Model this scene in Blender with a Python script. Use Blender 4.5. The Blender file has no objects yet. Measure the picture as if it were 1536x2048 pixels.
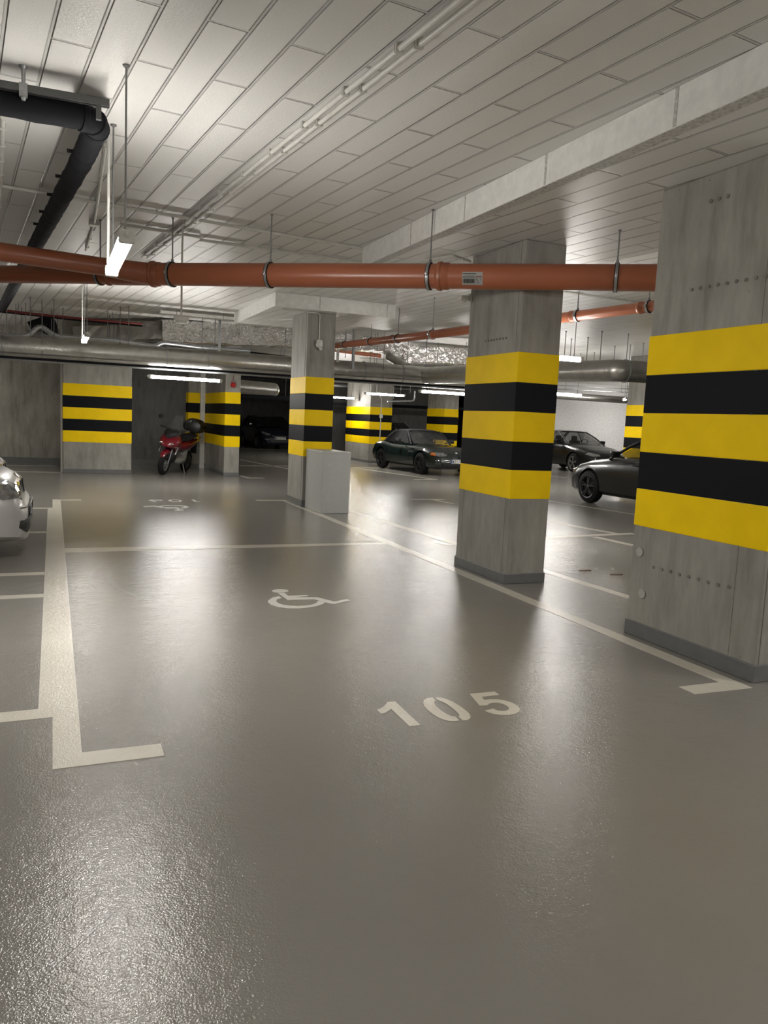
import bpy, bmesh, math, random
from mathutils import Vector, Matrix
random.seed(7)
sc = bpy.context.scene
COL = sc.collection
PI = math.pi

# ------------------------------------------------------------------ camera
FPX = 1552.389
RIGHT = Vector((0.91955, -0.39029, 0.04560))
YAW, PIT, ROL, PLANK = 0.4061, 0.1172, 0.0467, -0.0979
def _rows():
    a, b, c = YAW, PIT, ROL
    yaw = Matrix(((math.cos(a), -math.sin(a), 0), (math.sin(a), math.cos(a), 0), (0, 0, 1)))
    base = Matrix(((1, 0, 0), (0, 0, -1), (0, 1, 0)))
    pit = Matrix(((1, 0, 0), (0, math.cos(b), -math.sin(b)), (0, math.sin(b), math.cos(b))))
    rol = Matrix(((math.cos(c), -math.sin(c), 0), (math.sin(c), math.cos(c), 0), (0, 0, 1)))
    return rol @ pit @ base @ yaw
MR = _rows()
CAM = Vector((0, 0, 1.5))
cd = bpy.data.cameras.new('camera'); cam = bpy.data.objects.new('camera', cd); COL.objects.link(cam)
cd.sensor_fit = 'VERTICAL'; cd.sensor_height = 36.0; cd.lens = FPX / 2048 * 36.0
cd.clip_start = 0.05; cd.clip_end = 200
r3 = Matrix((MR[0], -MR[1], -MR[2])).transposed()
cam.matrix_world = Matrix.Translation(CAM) @ r3.to_4x4()
sc.camera = cam

# ------------------------------------------------------------------ world, exposure
w = bpy.data.worlds.new('world'); sc.world = w; w.use_nodes = True
w.node_tree.nodes['Background'].inputs[0].default_value = (0.5, 0.5, 0.5, 1)
w.node_tree.nodes['Background'].inputs[1].default_value = 0.02
sc.view_settings.view_transform = 'Standard'; sc.view_settings.look = 'None'
sc.view_settings.gamma = 1.0; sc.view_settings.use_curve_mapping = False
sc.view_settings.exposure = 0.0
sc.cycles.max_bounces = 6; sc.cycles.diffuse_bounces = 4; sc.cycles.glossy_bounces = 4
sc.cycles.sample_clamp_indirect = 6.0
sc.cycles.use_denoising = True
LAMP_POWER = 188.0

def ray(u, v):
    return MR.transposed() @ Vector(((u - 768) / FPX, (v - 1024) / FPX, 1.0))
def Pz(u, v, z=0.0):                       # the point at height z seen at this place of the photo
    d = ray(u, v); return CAM + d * ((z - CAM.z) / d.z)
def Py(u, v, y):
    d = ray(u, v); return CAM + d * (y / d.y)
def Px(u, v, x):
    d = ray(u, v); return CAM + d * (x / d.x)

# ------------------------------------------------------------------ materials
def new_mat(name):
    m = bpy.data.materials.new(name); m.use_nodes = True
    nt = m.node_tree; return m, nt, nt.nodes['Principled BSDF']
def N(nt, t, **kw):
    n = nt.nodes.new(t)
    for k, v in kw.items(): setattr(n, k, v)
    return n
def noise_of(nt, vec, scale, detail=4, rough=0.55):
    n = N(nt, 'ShaderNodeTexNoise'); n.inputs['Scale'].default_value = scale
    n.inputs['Detail'].default_value = detail; n.inputs['Roughness'].default_value = rough
    nt.links.new(vec, n.inputs['Vector']); return n.outputs['Fac']
def ramp_of(nt, fac, stops):
    r = N(nt, 'ShaderNodeValToRGB'); nt.links.new(fac, r.inputs['Fac'])
    e = r.color_ramp.elements
    while len(e) < len(stops): e.new(0.5)
    for i, (p, c) in enumerate(stops):
        e[i].position = p; e[i].color = (c[0], c[1], c[2], 1) if not isinstance(c, (int, float)) else (c, c, c, 1)
    return r.outputs['Color']
def coords(nt, scale=(1, 1, 1)):
    tc = N(nt, 'ShaderNodeTexCoord'); mp = N(nt, 'ShaderNodeMapping')
    mp.inputs['Scale'].default_value = scale
    nt.links.new(tc.outputs['Object'], mp.inputs['Vector']); return mp.outputs['Vector']
def bump(nt, bsdf, height, strength, dist, prev=None):
    b = N(nt, 'ShaderNodeBump'); b.inputs['Strength'].default_value = strength; b.inputs['Distance'].default_value = dist
    nt.links.new(height, b.inputs['Height'])
    if prev is not None: nt.links.new(prev, b.inputs['Normal'])
    nt.links.new(b.outputs['Normal'], bsdf.inputs['Normal']); return b.outputs['Normal']
def plain(name, col, rough=0.5, metal=0.0, var=0.08, scale=12, bmp=0.0, bscale=60, bdist=0.002, spec=0.5, coat=0.0):
    m, nt, b = new_mat(name)
    v = coords(nt); f = noise_of(nt, v, scale)
    lo = [c * (1 - var) for c in col]; hi = [min(1, c * (1 + var)) for c in col]
    nt.links.new(ramp_of(nt, f, [(0.3, lo), (0.7, hi)]), b.inputs['Base Color'])
    b.inputs['Roughness'].default_value = rough; b.inputs['Metallic'].default_value = metal
    b.inputs['Specular IOR Level'].default_value = spec
    if coat: b.inputs['Coat Weight'].default_value = coat; b.inputs['Coat Roughness'].default_value = 0.05
    if bmp: bump(nt, b, noise_of(nt, v, bscale), bmp, bdist)
    return m

def concrete(name, base, dark, streak=1.0):
    m, nt, b = new_mat(name)
    v = coords(nt, (4.0, 4.0, 0.8)); f = noise_of(nt, v, 2.0, 8, 0.66)
    c = ramp_of(nt, f, [(0.30, dark), (0.5, base), (0.72, [x * 1.22 for x in base])])
    v2 = coords(nt); f2 = noise_of(nt, v2, 1.7, 5)
    mx = N(nt, 'ShaderNodeMixRGB', blend_type='MULTIPLY'); mx.inputs[0].default_value = 0.75
    nt.links.new(c, mx.inputs[1]); nt.links.new(ramp_of(nt, f2, [(0.3, 0.68), (0.65, 1.0)]), mx.inputs[2])
    vo = N(nt, 'ShaderNodeTexVoronoi'); vo.inputs['Scale'].default_value = 9.0
    nt.links.new(v2, vo.inputs['Vector'])
    pore = ramp_of(nt, vo.outputs['Distance'], [(0.035, 0.35), (0.06, 1.0)])
    m2 = N(nt, 'ShaderNodeMixRGB', blend_type='MULTIPLY'); m2.inputs[0].default_value = 0.6
    nt.links.new(mx.outputs[0], m2.inputs[1]); nt.links.new(pore, m2.inputs[2])
    nt.links.new(m2.outputs[0], b.inputs['Base Color'])
    b.inputs['Roughness'].default_value = 0.62
    p = bump(nt, b, noise_of(nt, v2, 45, 5), 0.35, 0.003)
    bump(nt, b, pore, 0.4, 0.004, p)
    return m

def floor_like(name, col, wear):
    m, nt, b = new_mat(name)
    v = coords(nt)
    f = noise_of(nt, v, 0.9, 5)
    nt.links.new(ramp_of(nt, f, [(0.3, [c * (1 - wear) for c in col]), (0.7, [c * (1 + wear) for c in col])]), b.inputs['Base Color'])
    vs = coords(nt, (0.5, 3.0, 1)); fr = noise_of(nt, vs, 1.1, 4)
    mr = N(nt, 'ShaderNodeMapRange'); mr.inputs['To Min'].default_value = 0.10; mr.inputs['To Max'].default_value = 0.20
    nt.links.new(fr, mr.inputs['Value']); nt.links.new(mr.outputs[0], b.inputs['Roughness'])
    b.inputs['Specular IOR Level'].default_value = 0.44
    fine = noise_of(nt, v, 150, 2, 0.5)
    p = bump(nt, b, fine, 0.36, 0.004)
    p = bump(nt, b, noise_of(nt, v, 60, 2, 0.5), 0.16, 0.006, p)
    p = bump(nt, b, noise_of(nt, v, 26, 2, 0.5), 0.13, 0.009, p)
    mid = noise_of(nt, v, 7.0, 4, 0.6)
    bump(nt, b, mid, 0.24, 0.011, p)
    return m

def plank_mat(name, col, dark):
    m, nt, b = new_mat(name)
    tc = N(nt, 'ShaderNodeTexCoord'); sp = N(nt, 'ShaderNodeSeparateXYZ'); nt.links.new(tc.outputs['Object'], sp.inputs[0])
    def lin(a, bb, cst):
        m1 = N(nt, 'ShaderNodeMath', operation='MULTIPLY'); m1.inputs[1].default_value = a; nt.links.new(sp.outputs['X'], m1.inputs[0])
        m2 = N(nt, 'ShaderNodeMath', operation='MULTIPLY_ADD'); m2.inputs[1].default_value = bb; nt.links.new(sp.outputs['Y'], m2.inputs[0]); nt.links.new(m1.outputs[0], m2.inputs[2])
        m3 = N(nt, 'ShaderNodeMath', operation='ADD'); m3.inputs[1].default_value = cst; nt.links.new(m2.outputs[0], m3.inputs[0]); return m3.outputs[0]
    th = PLANK
    row = lin(math.cos(th), -math.sin(th), -0.237 + 0.2175 * 200)
    alo = lin(math.sin(th), math.cos(th), -4.70 + 1.32 * 60)
    cb = N(nt, 'ShaderNodeCombineXYZ'); nt.links.new(alo, cb.inputs[0]); nt.links.new(row, cb.inputs[1])
    br = N(nt, 'ShaderNodeTexBrick', offset=0.5, offset_frequency=2, squash=1.0)
    br.inputs['Scale'].default_value = 1.0; br.inputs['Brick Width'].default_value = 1.32; br.inputs['Row Height'].default_value = 0.2175
    br.inputs['Mortar Size'].default_value = 0.013; br.inputs['Mortar Smooth'].default_value = 0.6
    br.inputs['Color1'].default_value = (*col, 1); br.inputs['Color2'].default_value = (*[c * 0.93 for c in col], 1); br.inputs['Mortar'].default_value = (*dark, 1)
    nt.links.new(cb.outputs[0], br.inputs['Vector'])
    nt.links.new(br.outputs['Color'], b.inputs['Base Color'])
    b.inputs['Roughness'].default_value = 0.42
    inv = N(nt, 'ShaderNodeMath', operation='SUBTRACT'); inv.inputs[0].default_value = 1.0; nt.links.new(br.outputs['Fac'], inv.inputs[1])
    p = bump(nt, b, inv.outputs[0], 1.0, 0.026)
    bump(nt, b, noise_of(nt, tc.outputs['Object'], 60, 3), 0.45, 0.004, p)
    return m

M = {}
M['floor'] = floor_like('grey_epoxy', (0.225, 0.213, 0.192), 0.05)
M['line'] = floor_like('cream_line_paint', (0.60, 0.57, 0.49), 0.06)
M['scuff'] = floor_like('scuffed_coating', (0.235, 0.228, 0.21), 0.1)
M['leaf'] = plain('dry_leaf', (0.09, 0.05, 0.025), 0.8)
M['plank'] = plank_mat('painted_plank', (0.72, 0.71, 0.685), (0.55, 0.54, 0.52))
M['white'] = plain('white_wall_paint', (0.80, 0.79, 0.76), 0.5, bmp=0.25, bscale=40)
M['plaster'] = plain('smooth_white_plaster', (0.82, 0.81, 0.80), 0.7)
M['render'] = plain('rough_white_render', (0.52, 0.51, 0.49), 0.6, var=0.3, scale=40, bmp=0.8, bscale=45, bdist=0.01)
M['conc'] = concrete('column_concrete', (0.30, 0.285, 0.255), (0.215, 0.203, 0.18))
M['concwall'] = concrete('wall_concrete', (0.31, 0.29, 0.25), (0.20, 0.187, 0.16))
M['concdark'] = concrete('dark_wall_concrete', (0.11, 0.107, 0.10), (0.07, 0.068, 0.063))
M['pit'] = plain('mark_concrete', (0.19, 0.182, 0.165), 0.7)
M['patch'] = plain('filler_patch', (0.36, 0.35, 0.32), 0.7)
M['plinth'] = plain('grey_plinth_paint', (0.125, 0.128, 0.125), 0.35)
M['yellow'] = plain('yellow_paint', (0.90, 0.61, 0.0005), 0.55, var=0.05, scale=4, spec=0.15, bmp=0.35, bscale=35)
M['black'] = plain('black_paint', (0.0035, 0.0042, 0.0068), 0.6, var=0.1, spec=0.14, bmp=0.35, bscale=35)
M['orange'] = plain('orange_pvc', (0.33, 0.105, 0.050), 0.30, var=0.05, scale=2)
M['orange2'] = plain('orange_pvc_socket', (0.30, 0.095, 0.045), 0.34, var=0.05)
M['galv'] = plain('galvanised_steel', (0.42, 0.43, 0.44), 0.35, 0.85, var=0.15, scale=30)
M['rod'] = plain('threaded_rod_steel', (0.22, 0.22, 0.22), 0.45, 0.6, var=0.2, scale=80)
M['rail'] = plain('painted_grey_rail', (0.10, 0.103, 0.10), 0.5, 0.3)
M['rubber'] = plain('black_rubber', (0.006, 0.006, 0.0065), 0.7, spec=0.25)
M['insul'] = plain('black_foam_insulation', (0.008, 0.0085, 0.011), 0.85, spec=0.2, bmp=0.4, bscale=25, bdist=0.006)
M['duct'] = plain('foil_duct_skin', (0.50, 0.49, 0.46), 0.30, 0.9, var=0.12, scale=6, bmp=0.45, bscale=22, bdist=0.01)
M['foil'] = plain('crumpled_foil', (0.80, 0.79, 0.77), 0.2, 0.95, var=0.1, scale=6, bmp=1.0, bscale=8, bdist=0.14)
M['plastic'] = plain('white_plastic', (0.62, 0.61, 0.57), 0.4)
M['cabinet'] = plain('grey_enamel', (0.40, 0.41, 0.39), 0.42, var=0.04)
M['red'] = plain('red_plastic', (0.45, 0.01, 0.012), 0.2)
M['redpipe'] = plain('dark_red_pipe_paint', (0.16, 0.016, 0.014), 0.45)
M['label'] = plain('white_sticker', (0.62, 0.62, 0.60), 0.5, var=0.02)
M['ink'] = plain('black_ink', (0.02, 0.02, 0.02), 0.6)
M['inkgrey'] = plain('grey_ink', (0.14, 0.14, 0.14), 0.6)
M['redink'] = plain('red_ink', (0.35, 0.04, 0.03), 0.6)
M['carblack'] = plain('black_car_paint', (0.008, 0.008, 0.009), 0.28, coat=0.25, spec=0.5)
M['cargreen'] = plain('dark_green_car_paint', (0.006, 0.012, 0.011), 0.16, coat=0.6)
M['carblue'] = plain('dark_blue_car_paint', (0.007, 0.010, 0.020), 0.18, coat=0.6)
M['carsilver'] = plain('silver_car_paint', (0.42, 0.415, 0.41), 0.32, 0.35, var=0.04, coat=0.4)
M['fabric'] = plain('black_soft_top_fabric', (0.010, 0.010, 0.011), 0.85)
M['trim'] = plain('black_trim', (0.012, 0.012, 0.012), 0.45)
M['alloy'] = plain('dark_alloy', (0.10, 0.10, 0.105), 0.35, 0.7)
M['alloylight'] = plain('bright_alloy', (0.45, 0.45, 0.45), 0.3, 0.8)
M['chrome'] = plain('chrome', (0.75, 0.75, 0.75), 0.08, 1.0, var=0.02)
M['lens'] = plain('headlamp_lens', (0.42, 0.42, 0.43), 0.08, 0.6, var=0.3, scale=25)
M['lensdark'] = plain('smoked_headlamp_lens', (0.16, 0.16, 0.16), 0.12, 0.3, var=0.6, scale=18, coat=1.0)
M['amber'] = plain('amber_lens', (0.45, 0.13, 0.03), 0.2)
M['plate'] = plain('number_plate_white', (0.62, 0.62, 0.58), 0.4)
M['bluestrip'] = plain('number_plate_blue', (0.02, 0.05, 0.22), 0.4)
M['bikered'] = plain('red_scooter_paint', (0.13, 0.005, 0.012), 0.15, coat=0.8)
M['bikegrey'] = plain('grey_scooter_plastic', (0.16, 0.16, 0.15), 0.4)
def glass(name, col, alpha_mix):
    m, nt, b = new_mat(name)
    v = coords(nt); f = noise_of(nt, v, 3)
    nt.links.new(ramp_of(nt, f, [(0.3, col), (0.7, [c * 1.1 for c in col])]), b.inputs['Base Color'])
    b.inputs['Roughness'].default_value = 0.03; b.inputs['Alpha'].default_value = alpha_mix
    b.inputs['Specular IOR Level'].default_value = 0.6
    return m
M['glass'] = glass('tinted_car_glass', (0.02, 0.022, 0.022), 0.55)
M['screen'] = glass('clear_windscreen', (0.12, 0.12, 0.12), 0.30)
def emis(name, col, s):
    m, nt, b = new_mat(name)
    v = coords(nt); f = noise_of(nt, v, 2)
    nt.links.new(ramp_of(nt, f, [(0.3, [c * 0.98 for c in col]), (0.7, col)]), b.inputs['Emission Color'])
    b.inputs['Base Color'].default_value = (0.8, 0.8, 0.8, 1)
    b.inputs['Emission Strength'].default_value = s; return m
M['tube'] = emis('lit_tube_diffuser', (1.0, 0.965, 0.91), LAMP_POWER)

# ------------------------------------------------------------------ mesh helpers
def link_mesh(name, bm, mat, parent=None, smooth=False, loc=None):
    me = bpy.data.meshes.new(name); bmesh.ops.recalc_face_normals(bm, faces=bm.faces[:])
    bm.to_mesh(me); bm.free()
    if isinstance(mat, (list, tuple)):
        for x in mat: me.materials.append(x)
    else: me.materials.append(mat)
    o = bpy.data.objects.new(name, me); COL.objects.link(o)
    if smooth:
        for p in me.polygons: p.use_smooth = True
        me.set_sharp_from_angle(angle=math.radians(40))
    if parent is not None: o.parent = parent
    if loc is not None: o.location = loc
    return o
def box(bm, x0, x1, y0, y1, z0, z1, bev=0.0):
    r = bmesh.ops.create_cube(bm, size=1.0)
    vs = r['verts']
    for v in vs:
        v.co = Vector((x0 + (v.co.x + .5) * (x1 - x0), y0 + (v.co.y + .5) * (y1 - y0), z0 + (v.co.z + .5) * (z1 - z0)))
    if bev:
        es = list({e for v in vs for e in v.link_edges})
        bmesh.ops.bevel(bm, geom=es, offset=bev, segments=2, affect='EDGES', profile=0.5)
    return vs
def obox(bm, c, ax, ay, az, sx, sy, sz, bev=0.0):      # a box on its own axes
    r = bmesh.ops.create_cube(bm, size=1.0); vs = r['verts']
    for v in vs: v.co = Vector(c) + ax * (v.co.x * sx) + ay * (v.co.y * sy) + az * (v.co.z * sz)
    if bev:
        es = list({e for v in vs for e in v.link_edges})
        bmesh.ops.bevel(bm, geom=es, offset=bev, segments=2, affect='EDGES', profile=0.5)
def frame_of(t):
    t = t.normalized(); a = Vector((0, 0, 1)) if abs(t.z) < 0.9 else Vector((1, 0, 0))
    s = t.cross(a).normalized(); return s, s.cross(t).normalized()
def round_path(pts, rad, n=6):
    pts = [Vector(p) for p in pts]
    if rad <= 0 or len(pts) < 3: return pts
    out = [pts[0]]
    for i in range(1, len(pts) - 1):
        a, b, c = pts[i - 1], pts[i], pts[i + 1]
        d1 = (a - b); d2 = (c - b); r = min(rad, d1.length * .45, d2.length * .45)
        p, q = b + d1.normalized() * r, b + d2.normalized() * r
        for k in range(n + 1):
            t = k / n; out.append((1 - t) ** 2 * p + 2 * t * (1 - t) * b + t * t * q)
    out.append(pts[-1]); return out
def tube(bm, pts, r, seg=12, cap=True, rad=0.0):
    pts = round_path(pts, rad); n = len(pts)
    rr = r if isinstance(r, (list, tuple)) else [r] * n
    if len(rr) != n: rr = [rr[0]] * n
    rings = []; s = None
    for i, p in enumerate(pts):
        t = (pts[min(i + 1, n - 1)] - pts[max(i - 1, 0)]).normalized()
        if s is None: s, u = frame_of(t)
        else:
            s = (s - t * s.dot(t)).normalized(); u = s.cross(t).normalized()
        rings.append([bm.verts.new(p + (s * math.cos(2 * PI * k / seg) + u * math.sin(2 * PI * k / seg)) * rr[i]) for k in range(seg)])
    for a, b in zip(rings, rings[1:]):
        for k in range(seg): bm.faces.new((a[k], a[(k + 1) % seg], b[(k + 1) % seg], b[k]))
    if cap: bm.faces.new(rings[0]); bm.faces.new(rings[-1][::-1])
def lathe(bm, c, axis, prof, seg=24):                   # prof: (distance along the axis, radius)
    axis = Vector(axis).normalized(); s, u = frame_of(axis); c = Vector(c); rings = []
    for d, r in prof:
        rings.append([bm.verts.new(c + axis * d + (s * math.cos(2 * PI * k / seg) + u * math.sin(2 * PI * k / seg)) * max(r, 1e-4)) for k in range(seg)])
    for a, b in zip(rings, rings[1:]):
        for k in range(seg): bm.faces.new((a[k], a[(k + 1) % seg], b[(k + 1) % seg], b[k]))
    bm.faces.new(rings[0]); bm.faces.new(rings[-1][::-1])
def prism(bm, pts, z0, z1):                             # a flat outline given a thickness upward
    vb = [bm.verts.new((p[0], p[1], z0)) for p in pts]; vt = [bm.verts.new((p[0], p[1], z1)) for p in pts]
    n = len(pts)
    f = bm.faces.new(vt); g = bm.faces.new(vb[::-1]); f.normal_update(); g.normal_update()
    for i in range(n): bm.faces.new((vb[i], vb[(i + 1) % n], vt[(i + 1) % n], vt[i]))
    bmesh.ops.triangulate(bm, faces=[f, g])
def grid_loft(bm, rings, closed=False, cap=True):
    vs = [[bm.verts.new(p) for p in r] for r in rings]; n = len(vs[0])
    for a, b in zip(vs, vs[1:]):
        for k in range(n if closed else n - 1):
            q = (a[k], a[(k + 1) % n], b[(k + 1) % n], b[k])
            try: bm.faces.new(q)
            except ValueError: pass
    if cap and closed:
        bm.faces.new(vs[0]); bm.faces.new(vs[-1][::-1])
    return vs
def thing(name, label, cat, loc=(0, 0, 0), rotz=0.0, group=None):
    o = bpy.data.objects.new(name, None); COL.objects.link(o)
    o.empty_display_size = 0.1
    o.location = loc; o.rotation_euler = (0, 0, rotz); o['label'] = label; o['category'] = cat
    if group: o['group'] = group
    return o
def tag(o, label, cat, group=None):
    o['label'] = label; o['category'] = cat
    if group: o['group'] = group
    return o
def struct(o): o['kind'] = 'structure'; return o
def B(): return bmesh.new()

# ================================================================== the setting
ZC, ZL = 3.416, 3.20
X0, X1, Y0, Y1 = -6.5, 26.0, -8.0, 41.0
b = B(); box(b, X0, X1, Y0, Y1, -0.15, 0.0); struct(link_mesh('floor', b, M['floor']))
b = B(); box(b, X0, X1, Y0, Y1, ZC, ZC + 0.2); struct(link_mesh('ceiling', b, M['plank']))
def slab(name, x0, x1, y0, y1, zb, joints):
    b = B(); box(b, x0, x1, y0, y1, zb, ZC - 0.002)
    o = struct(link_mesh(name, b, [M['plank'], M['white']]))
    for p in o.data.polygons:
        if abs(p.normal.z) < 0.5: p.material_index = 1
    b = B()
    for (ax, a, bb) in joints:                       # plaster joints in the band's side
        if ax == 'x': box(b, x0 - 0.003, x0, a, bb, zb + 0.005, ZC - 0.004)
        else: box(b, a, bb, y0 - 0.003, y0, zb + 0.005, ZC - 0.004)
    if joints: struct(link_mesh('trim_' + name, b, M['render'], o))
    return o
slab('ceiling_beam', 3.203, 5.22, Y0, 8.40, ZL, [('x', 3.585, 3.61), ('x', 4.84, 4.862), ('x', 6.02, 6.035), ('x', 7.1, 7.115)])
b = B(); box(b, 3.205, 3.30, Y0, 8.39, ZL - 0.004, ZL + 0.001); struct(link_mesh('trim_1', b, M['render']))
slab('ceiling_panel', 3.205, 5.25, 12.13, 15.15, ZL, [('y', 3.93, 3.945), ('y', 5.10, 5.112)])
b = B(); box(b, X0, X0 + .2, Y0, 21.6, 0, ZC); struct(link_mesh('wall_left', b, M['concwall']))
b = B(); box(b, X0, 0.9, 21.6, 22.0, 0, ZC); struct(link_mesh('wall_back', b, M['concwall']))
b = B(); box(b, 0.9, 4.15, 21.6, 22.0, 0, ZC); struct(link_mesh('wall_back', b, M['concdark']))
b = B(); box(b, X0, 4.148, 21.585, 21.6, 0, 0.16); struct(link_mesh('baseboard_back', b, M['plinth']))
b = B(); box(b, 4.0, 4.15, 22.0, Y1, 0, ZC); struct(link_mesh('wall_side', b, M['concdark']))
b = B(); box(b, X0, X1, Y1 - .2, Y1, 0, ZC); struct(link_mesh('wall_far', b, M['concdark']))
b = B(); box(b, X0, X1, Y0, Y0 + .2, 0, ZC); struct(link_mesh('wall_front', b, M['concwall']))
b = B(); box(b, X1 - .2, X1, Y0, Y1, 0, ZC); struct(link_mesh('wall_right', b, M['concwall']))
b = B(); box(b, 16.2, X1 - .2, 27.0, 27.2, 0, ZC); struct(link_mesh('wall_white', b, M['plaster']))
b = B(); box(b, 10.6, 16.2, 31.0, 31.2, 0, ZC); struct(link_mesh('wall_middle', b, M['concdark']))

# ================================================================== columns
def column(x0, x1, y0, y1, ztop, stripes, zpl, label, ridges=(), side_mat='conc', zbot=0.0):
    t = thing('concrete_column', label, 'column', ((x0 + x1) / 2, (y0 + y1) / 2, 0))
    cx, cy = t.location.x, t.location.y
    hx, hy = (x1 - x0) / 2, (y1 - y0) / 2
    b = B(); box(b, -hx, hx, -hy, hy, 0, ztop, 0.012)
    for (face, p, wd) in ridges:
        if face == 'L': box(b, -hx - 0.004, -hx + 0.01, p - cy - wd, p - cy + wd, 0, ztop)
        if face == 'F': box(b, p - cx - wd, p - cx + wd, -hy - 0.004, -hy + 0.01, 0, ztop)
    link_mesh('shaft', b, M[side_mat], t)
    e = 0.005
    for i in range(5):
        b = B(); box(b, -hx - e, hx + e, -hy - e, hy + e, stripes[i], stripes[i + 1], 0.006)
        o = link_mesh('painted_band', b, M['yellow' if i % 2 == 0 else 'black'], t)
        o['label'] = 'yellow painted band' if i % 2 == 0 else 'black painted band'
    b = B(); box(b, -hx - .009, hx + .009, -hy - .009, hy + .009, 0, zpl, 0.006)
    link_mesh('plinth', b, M['plinth'], t)['label'] = 'grey painted plinth'
    return t
S1 = (0.82, 1.093, 1.36, 1.642, 1.912, 2.19)
S2 = (0.848, 1.1, 1.36, 1.622, 1.885, 2.157)
S3 = (0.70, 0.955, 1.215, 1.475, 1.732, 2.0)
S4 = (0.66, 0.92, 1.17, 1.44, 1.69, 1.96)
cr = column(3.965, 4.42, 3.35, 4.515, ZL, S1, 0.112, 'nearest striped column, at the right edge of the picture', [('L', 3.56, 0.006), ('F', 4.0, 0.004)])
cm = column(3.965, 4.415, 6.245, 7.23, ZL, S1, 0.10, 'striped column with an orange pipe crossing in front of its top', [('L', 7.13, 0.006), ('L', 6.31, 0.006)])
ca = column(3.815, 4.30, 12.36, 13.25, ZL, S2, 0.12, 'striped column beside the grey cabinet, under a square ceiling panel', [('L', 12.44, 0.006), ('F', 3.88, 0.005), ('F', 4.27, 0.004)])
cb_ = column(3.77, 4.13, 18.6, 21.05, ZC, S3, 0.09, 'striped column with the small red beacon, right of the scooter', [('L', 19.1, 0.012)])
cl = column(0.215, 1.67, 18.8, 19.30, ZC, S3, 0.10, 'wide striped pillar left of the scooter', [('F', 0.52, 0.012), ('F', 1.32, 0.012)])
c3 = column(3.32, 4.0, 21.2, 21.595, ZC, S3, 0.12, 'striped pier standing behind the scooter against the wall')
cf = column(10.22, 11.05, 25.4, 27.8, ZC, S4, 0.08, 'striped column with the pale switch box, left of the roadster')
ch = column(12.1, 12.62, 23.4, 24.7, ZC, (0.66, 0.93, 1.19, 1.46, 1.72, 1.99), 0.08, 'striped column seen above the bonnet of the roadster')
ci = column(13.6, 14.3, 26.5, 27.5, ZC, (0.62, 0.9, 1.16, 1.43, 1.69, 1.96), 0.08, 'thin sliver of striped column left of the pipe-crossed column')
cg = column(13.65, 14.4, 15.25, 16.2, ZC, S1, 0.10, 'striped column in front of the white wall, behind the near black sedan')
# marks left by the formwork on the two near columns
def marks(col, side, pts):
    for (p, z, r) in pts:
        b = B()
        if side == 'L':
            x = -(0.0)
            hx = min(v.co.x for v in col.children[0].data.vertices)
            lathe(b, (hx + 0.002, p - col.location.y, z), (-1, 0, 0), [(0, r), (0.003, r), (0.0045, r * .8), (0.003, r * .55), (0.0035, 0.001)], 14)
        link_mesh('formwork_mark', b, M['patch'] if r > .02 else M['pit'], col)['label'] = 'small round formwork mark'
marks(cr, 'L', [(4.28 - k * 0.085, 0.545 + 0.002 * (k % 3), 0.011) for k in range(9)] + [(4.43, 0.63, 0.035), (4.37, 0.33, 0.035)]
      + [(4.15 - k * 0.075, 2.47 + 0.002 * (k % 2), 0.012) for k in range(9)] + [(4.05 - k * 0.07, 3.02, 0.013) for k in range(3)])
marks(cm, 'L', [(6.86 - k * 0.055, 2.33, 0.011) for k in range(8)])

# ================================================================== floor markings
def strip(bm, p, q, wd, ext=0.0, z=0.0022):
    p = Vector((p[0], p[1], 0)); q = Vector((q[0], q[1], 0)); d = (q - p).normalized(); n = Vector((-d.y, d.x, 0)) * wd / 2
    p = p - d * ext; q = q + d * ext
    prism(bm, [p + n, q + n, q - n, p - n], 0.0003, z)
def lines(label, segs, cat='floor line', name='painted_line'):
    b = B()
    for k, s in enumerate(segs): strip(b, *s, z=0.0018 + 0.0004 * k)
    return tag(link_mesh(name, b, M['line']), label, cat)
b = B()
prism(b, [(-0.005, 3.336), (0.445, 3.337), (0.445, 3.47), (0.113, 3.472), (0.113, 13.31), (0.42, 13.31), (0.42, 13.42), (-0.005, 13.42), (-0.005, 12.33), (-0.07, 12.33), (-0.07, 4.055), (-0.9, 4.055), (-0.9, 3.925), (-0.005, 3.925)], .0003, .0022)
tag(link_mesh('painted_line', b, M['line']), 'broad cream line along the left edge of bay 105, hooked at its near end', 'floor line')
b = B()
prism(b, [(3.44, 3.29), (3.885, 3.278), (3.885, 13.45), (3.30, 13.45), (3.30, 13.33), (3.76, 13.33), (3.76, 3.415), (3.44, 3.42)], .0003, .0022)
tag(link_mesh('painted_line', b, M['line']), 'long cream line running past the column feet, hooked beside bay number 105', 'floor line')
b = B(); prism(b, [(0.1135, 8.52), (3.7595, 8.60), (3.7595, 8.72), (0.1135, 8.77)], .0003, .0022)
tag(link_mesh('painted_line', b, M['line']), 'cream cross line between the two wheelchair bays', 'floor line')
lines('short cream line at the left edge, nearer of the pair beyond the silver car shadow', [((-5.0, 6.57), (-0.071, 6.57), 0.12)])
lines('short cream line at the left edge, farther of the pair by the silver car shadow', [((-5.0, 7.46), (-0.071, 7.46), 0.12)])
lines('cream line emerging from under the bumper of the silver car', [((-5.0, 9.94), (-0.071, 9.94), 0.12)])
lines('cream line level with the number plate of the silver car', [((-5.0, 12.27), (-0.071, 12.27), 0.12)])
lines('thin cream line in front of the left back wall', [((-5.0, 18.95), (0.19, 18.95), 0.12)])
lines('thin cream line at the foot of the left back wall', [((-5.0, 20.9), (0.10, 20.9), 0.12)])
def pl(u, v): p = Pz(u, v); return (p.x, p.y)
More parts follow.
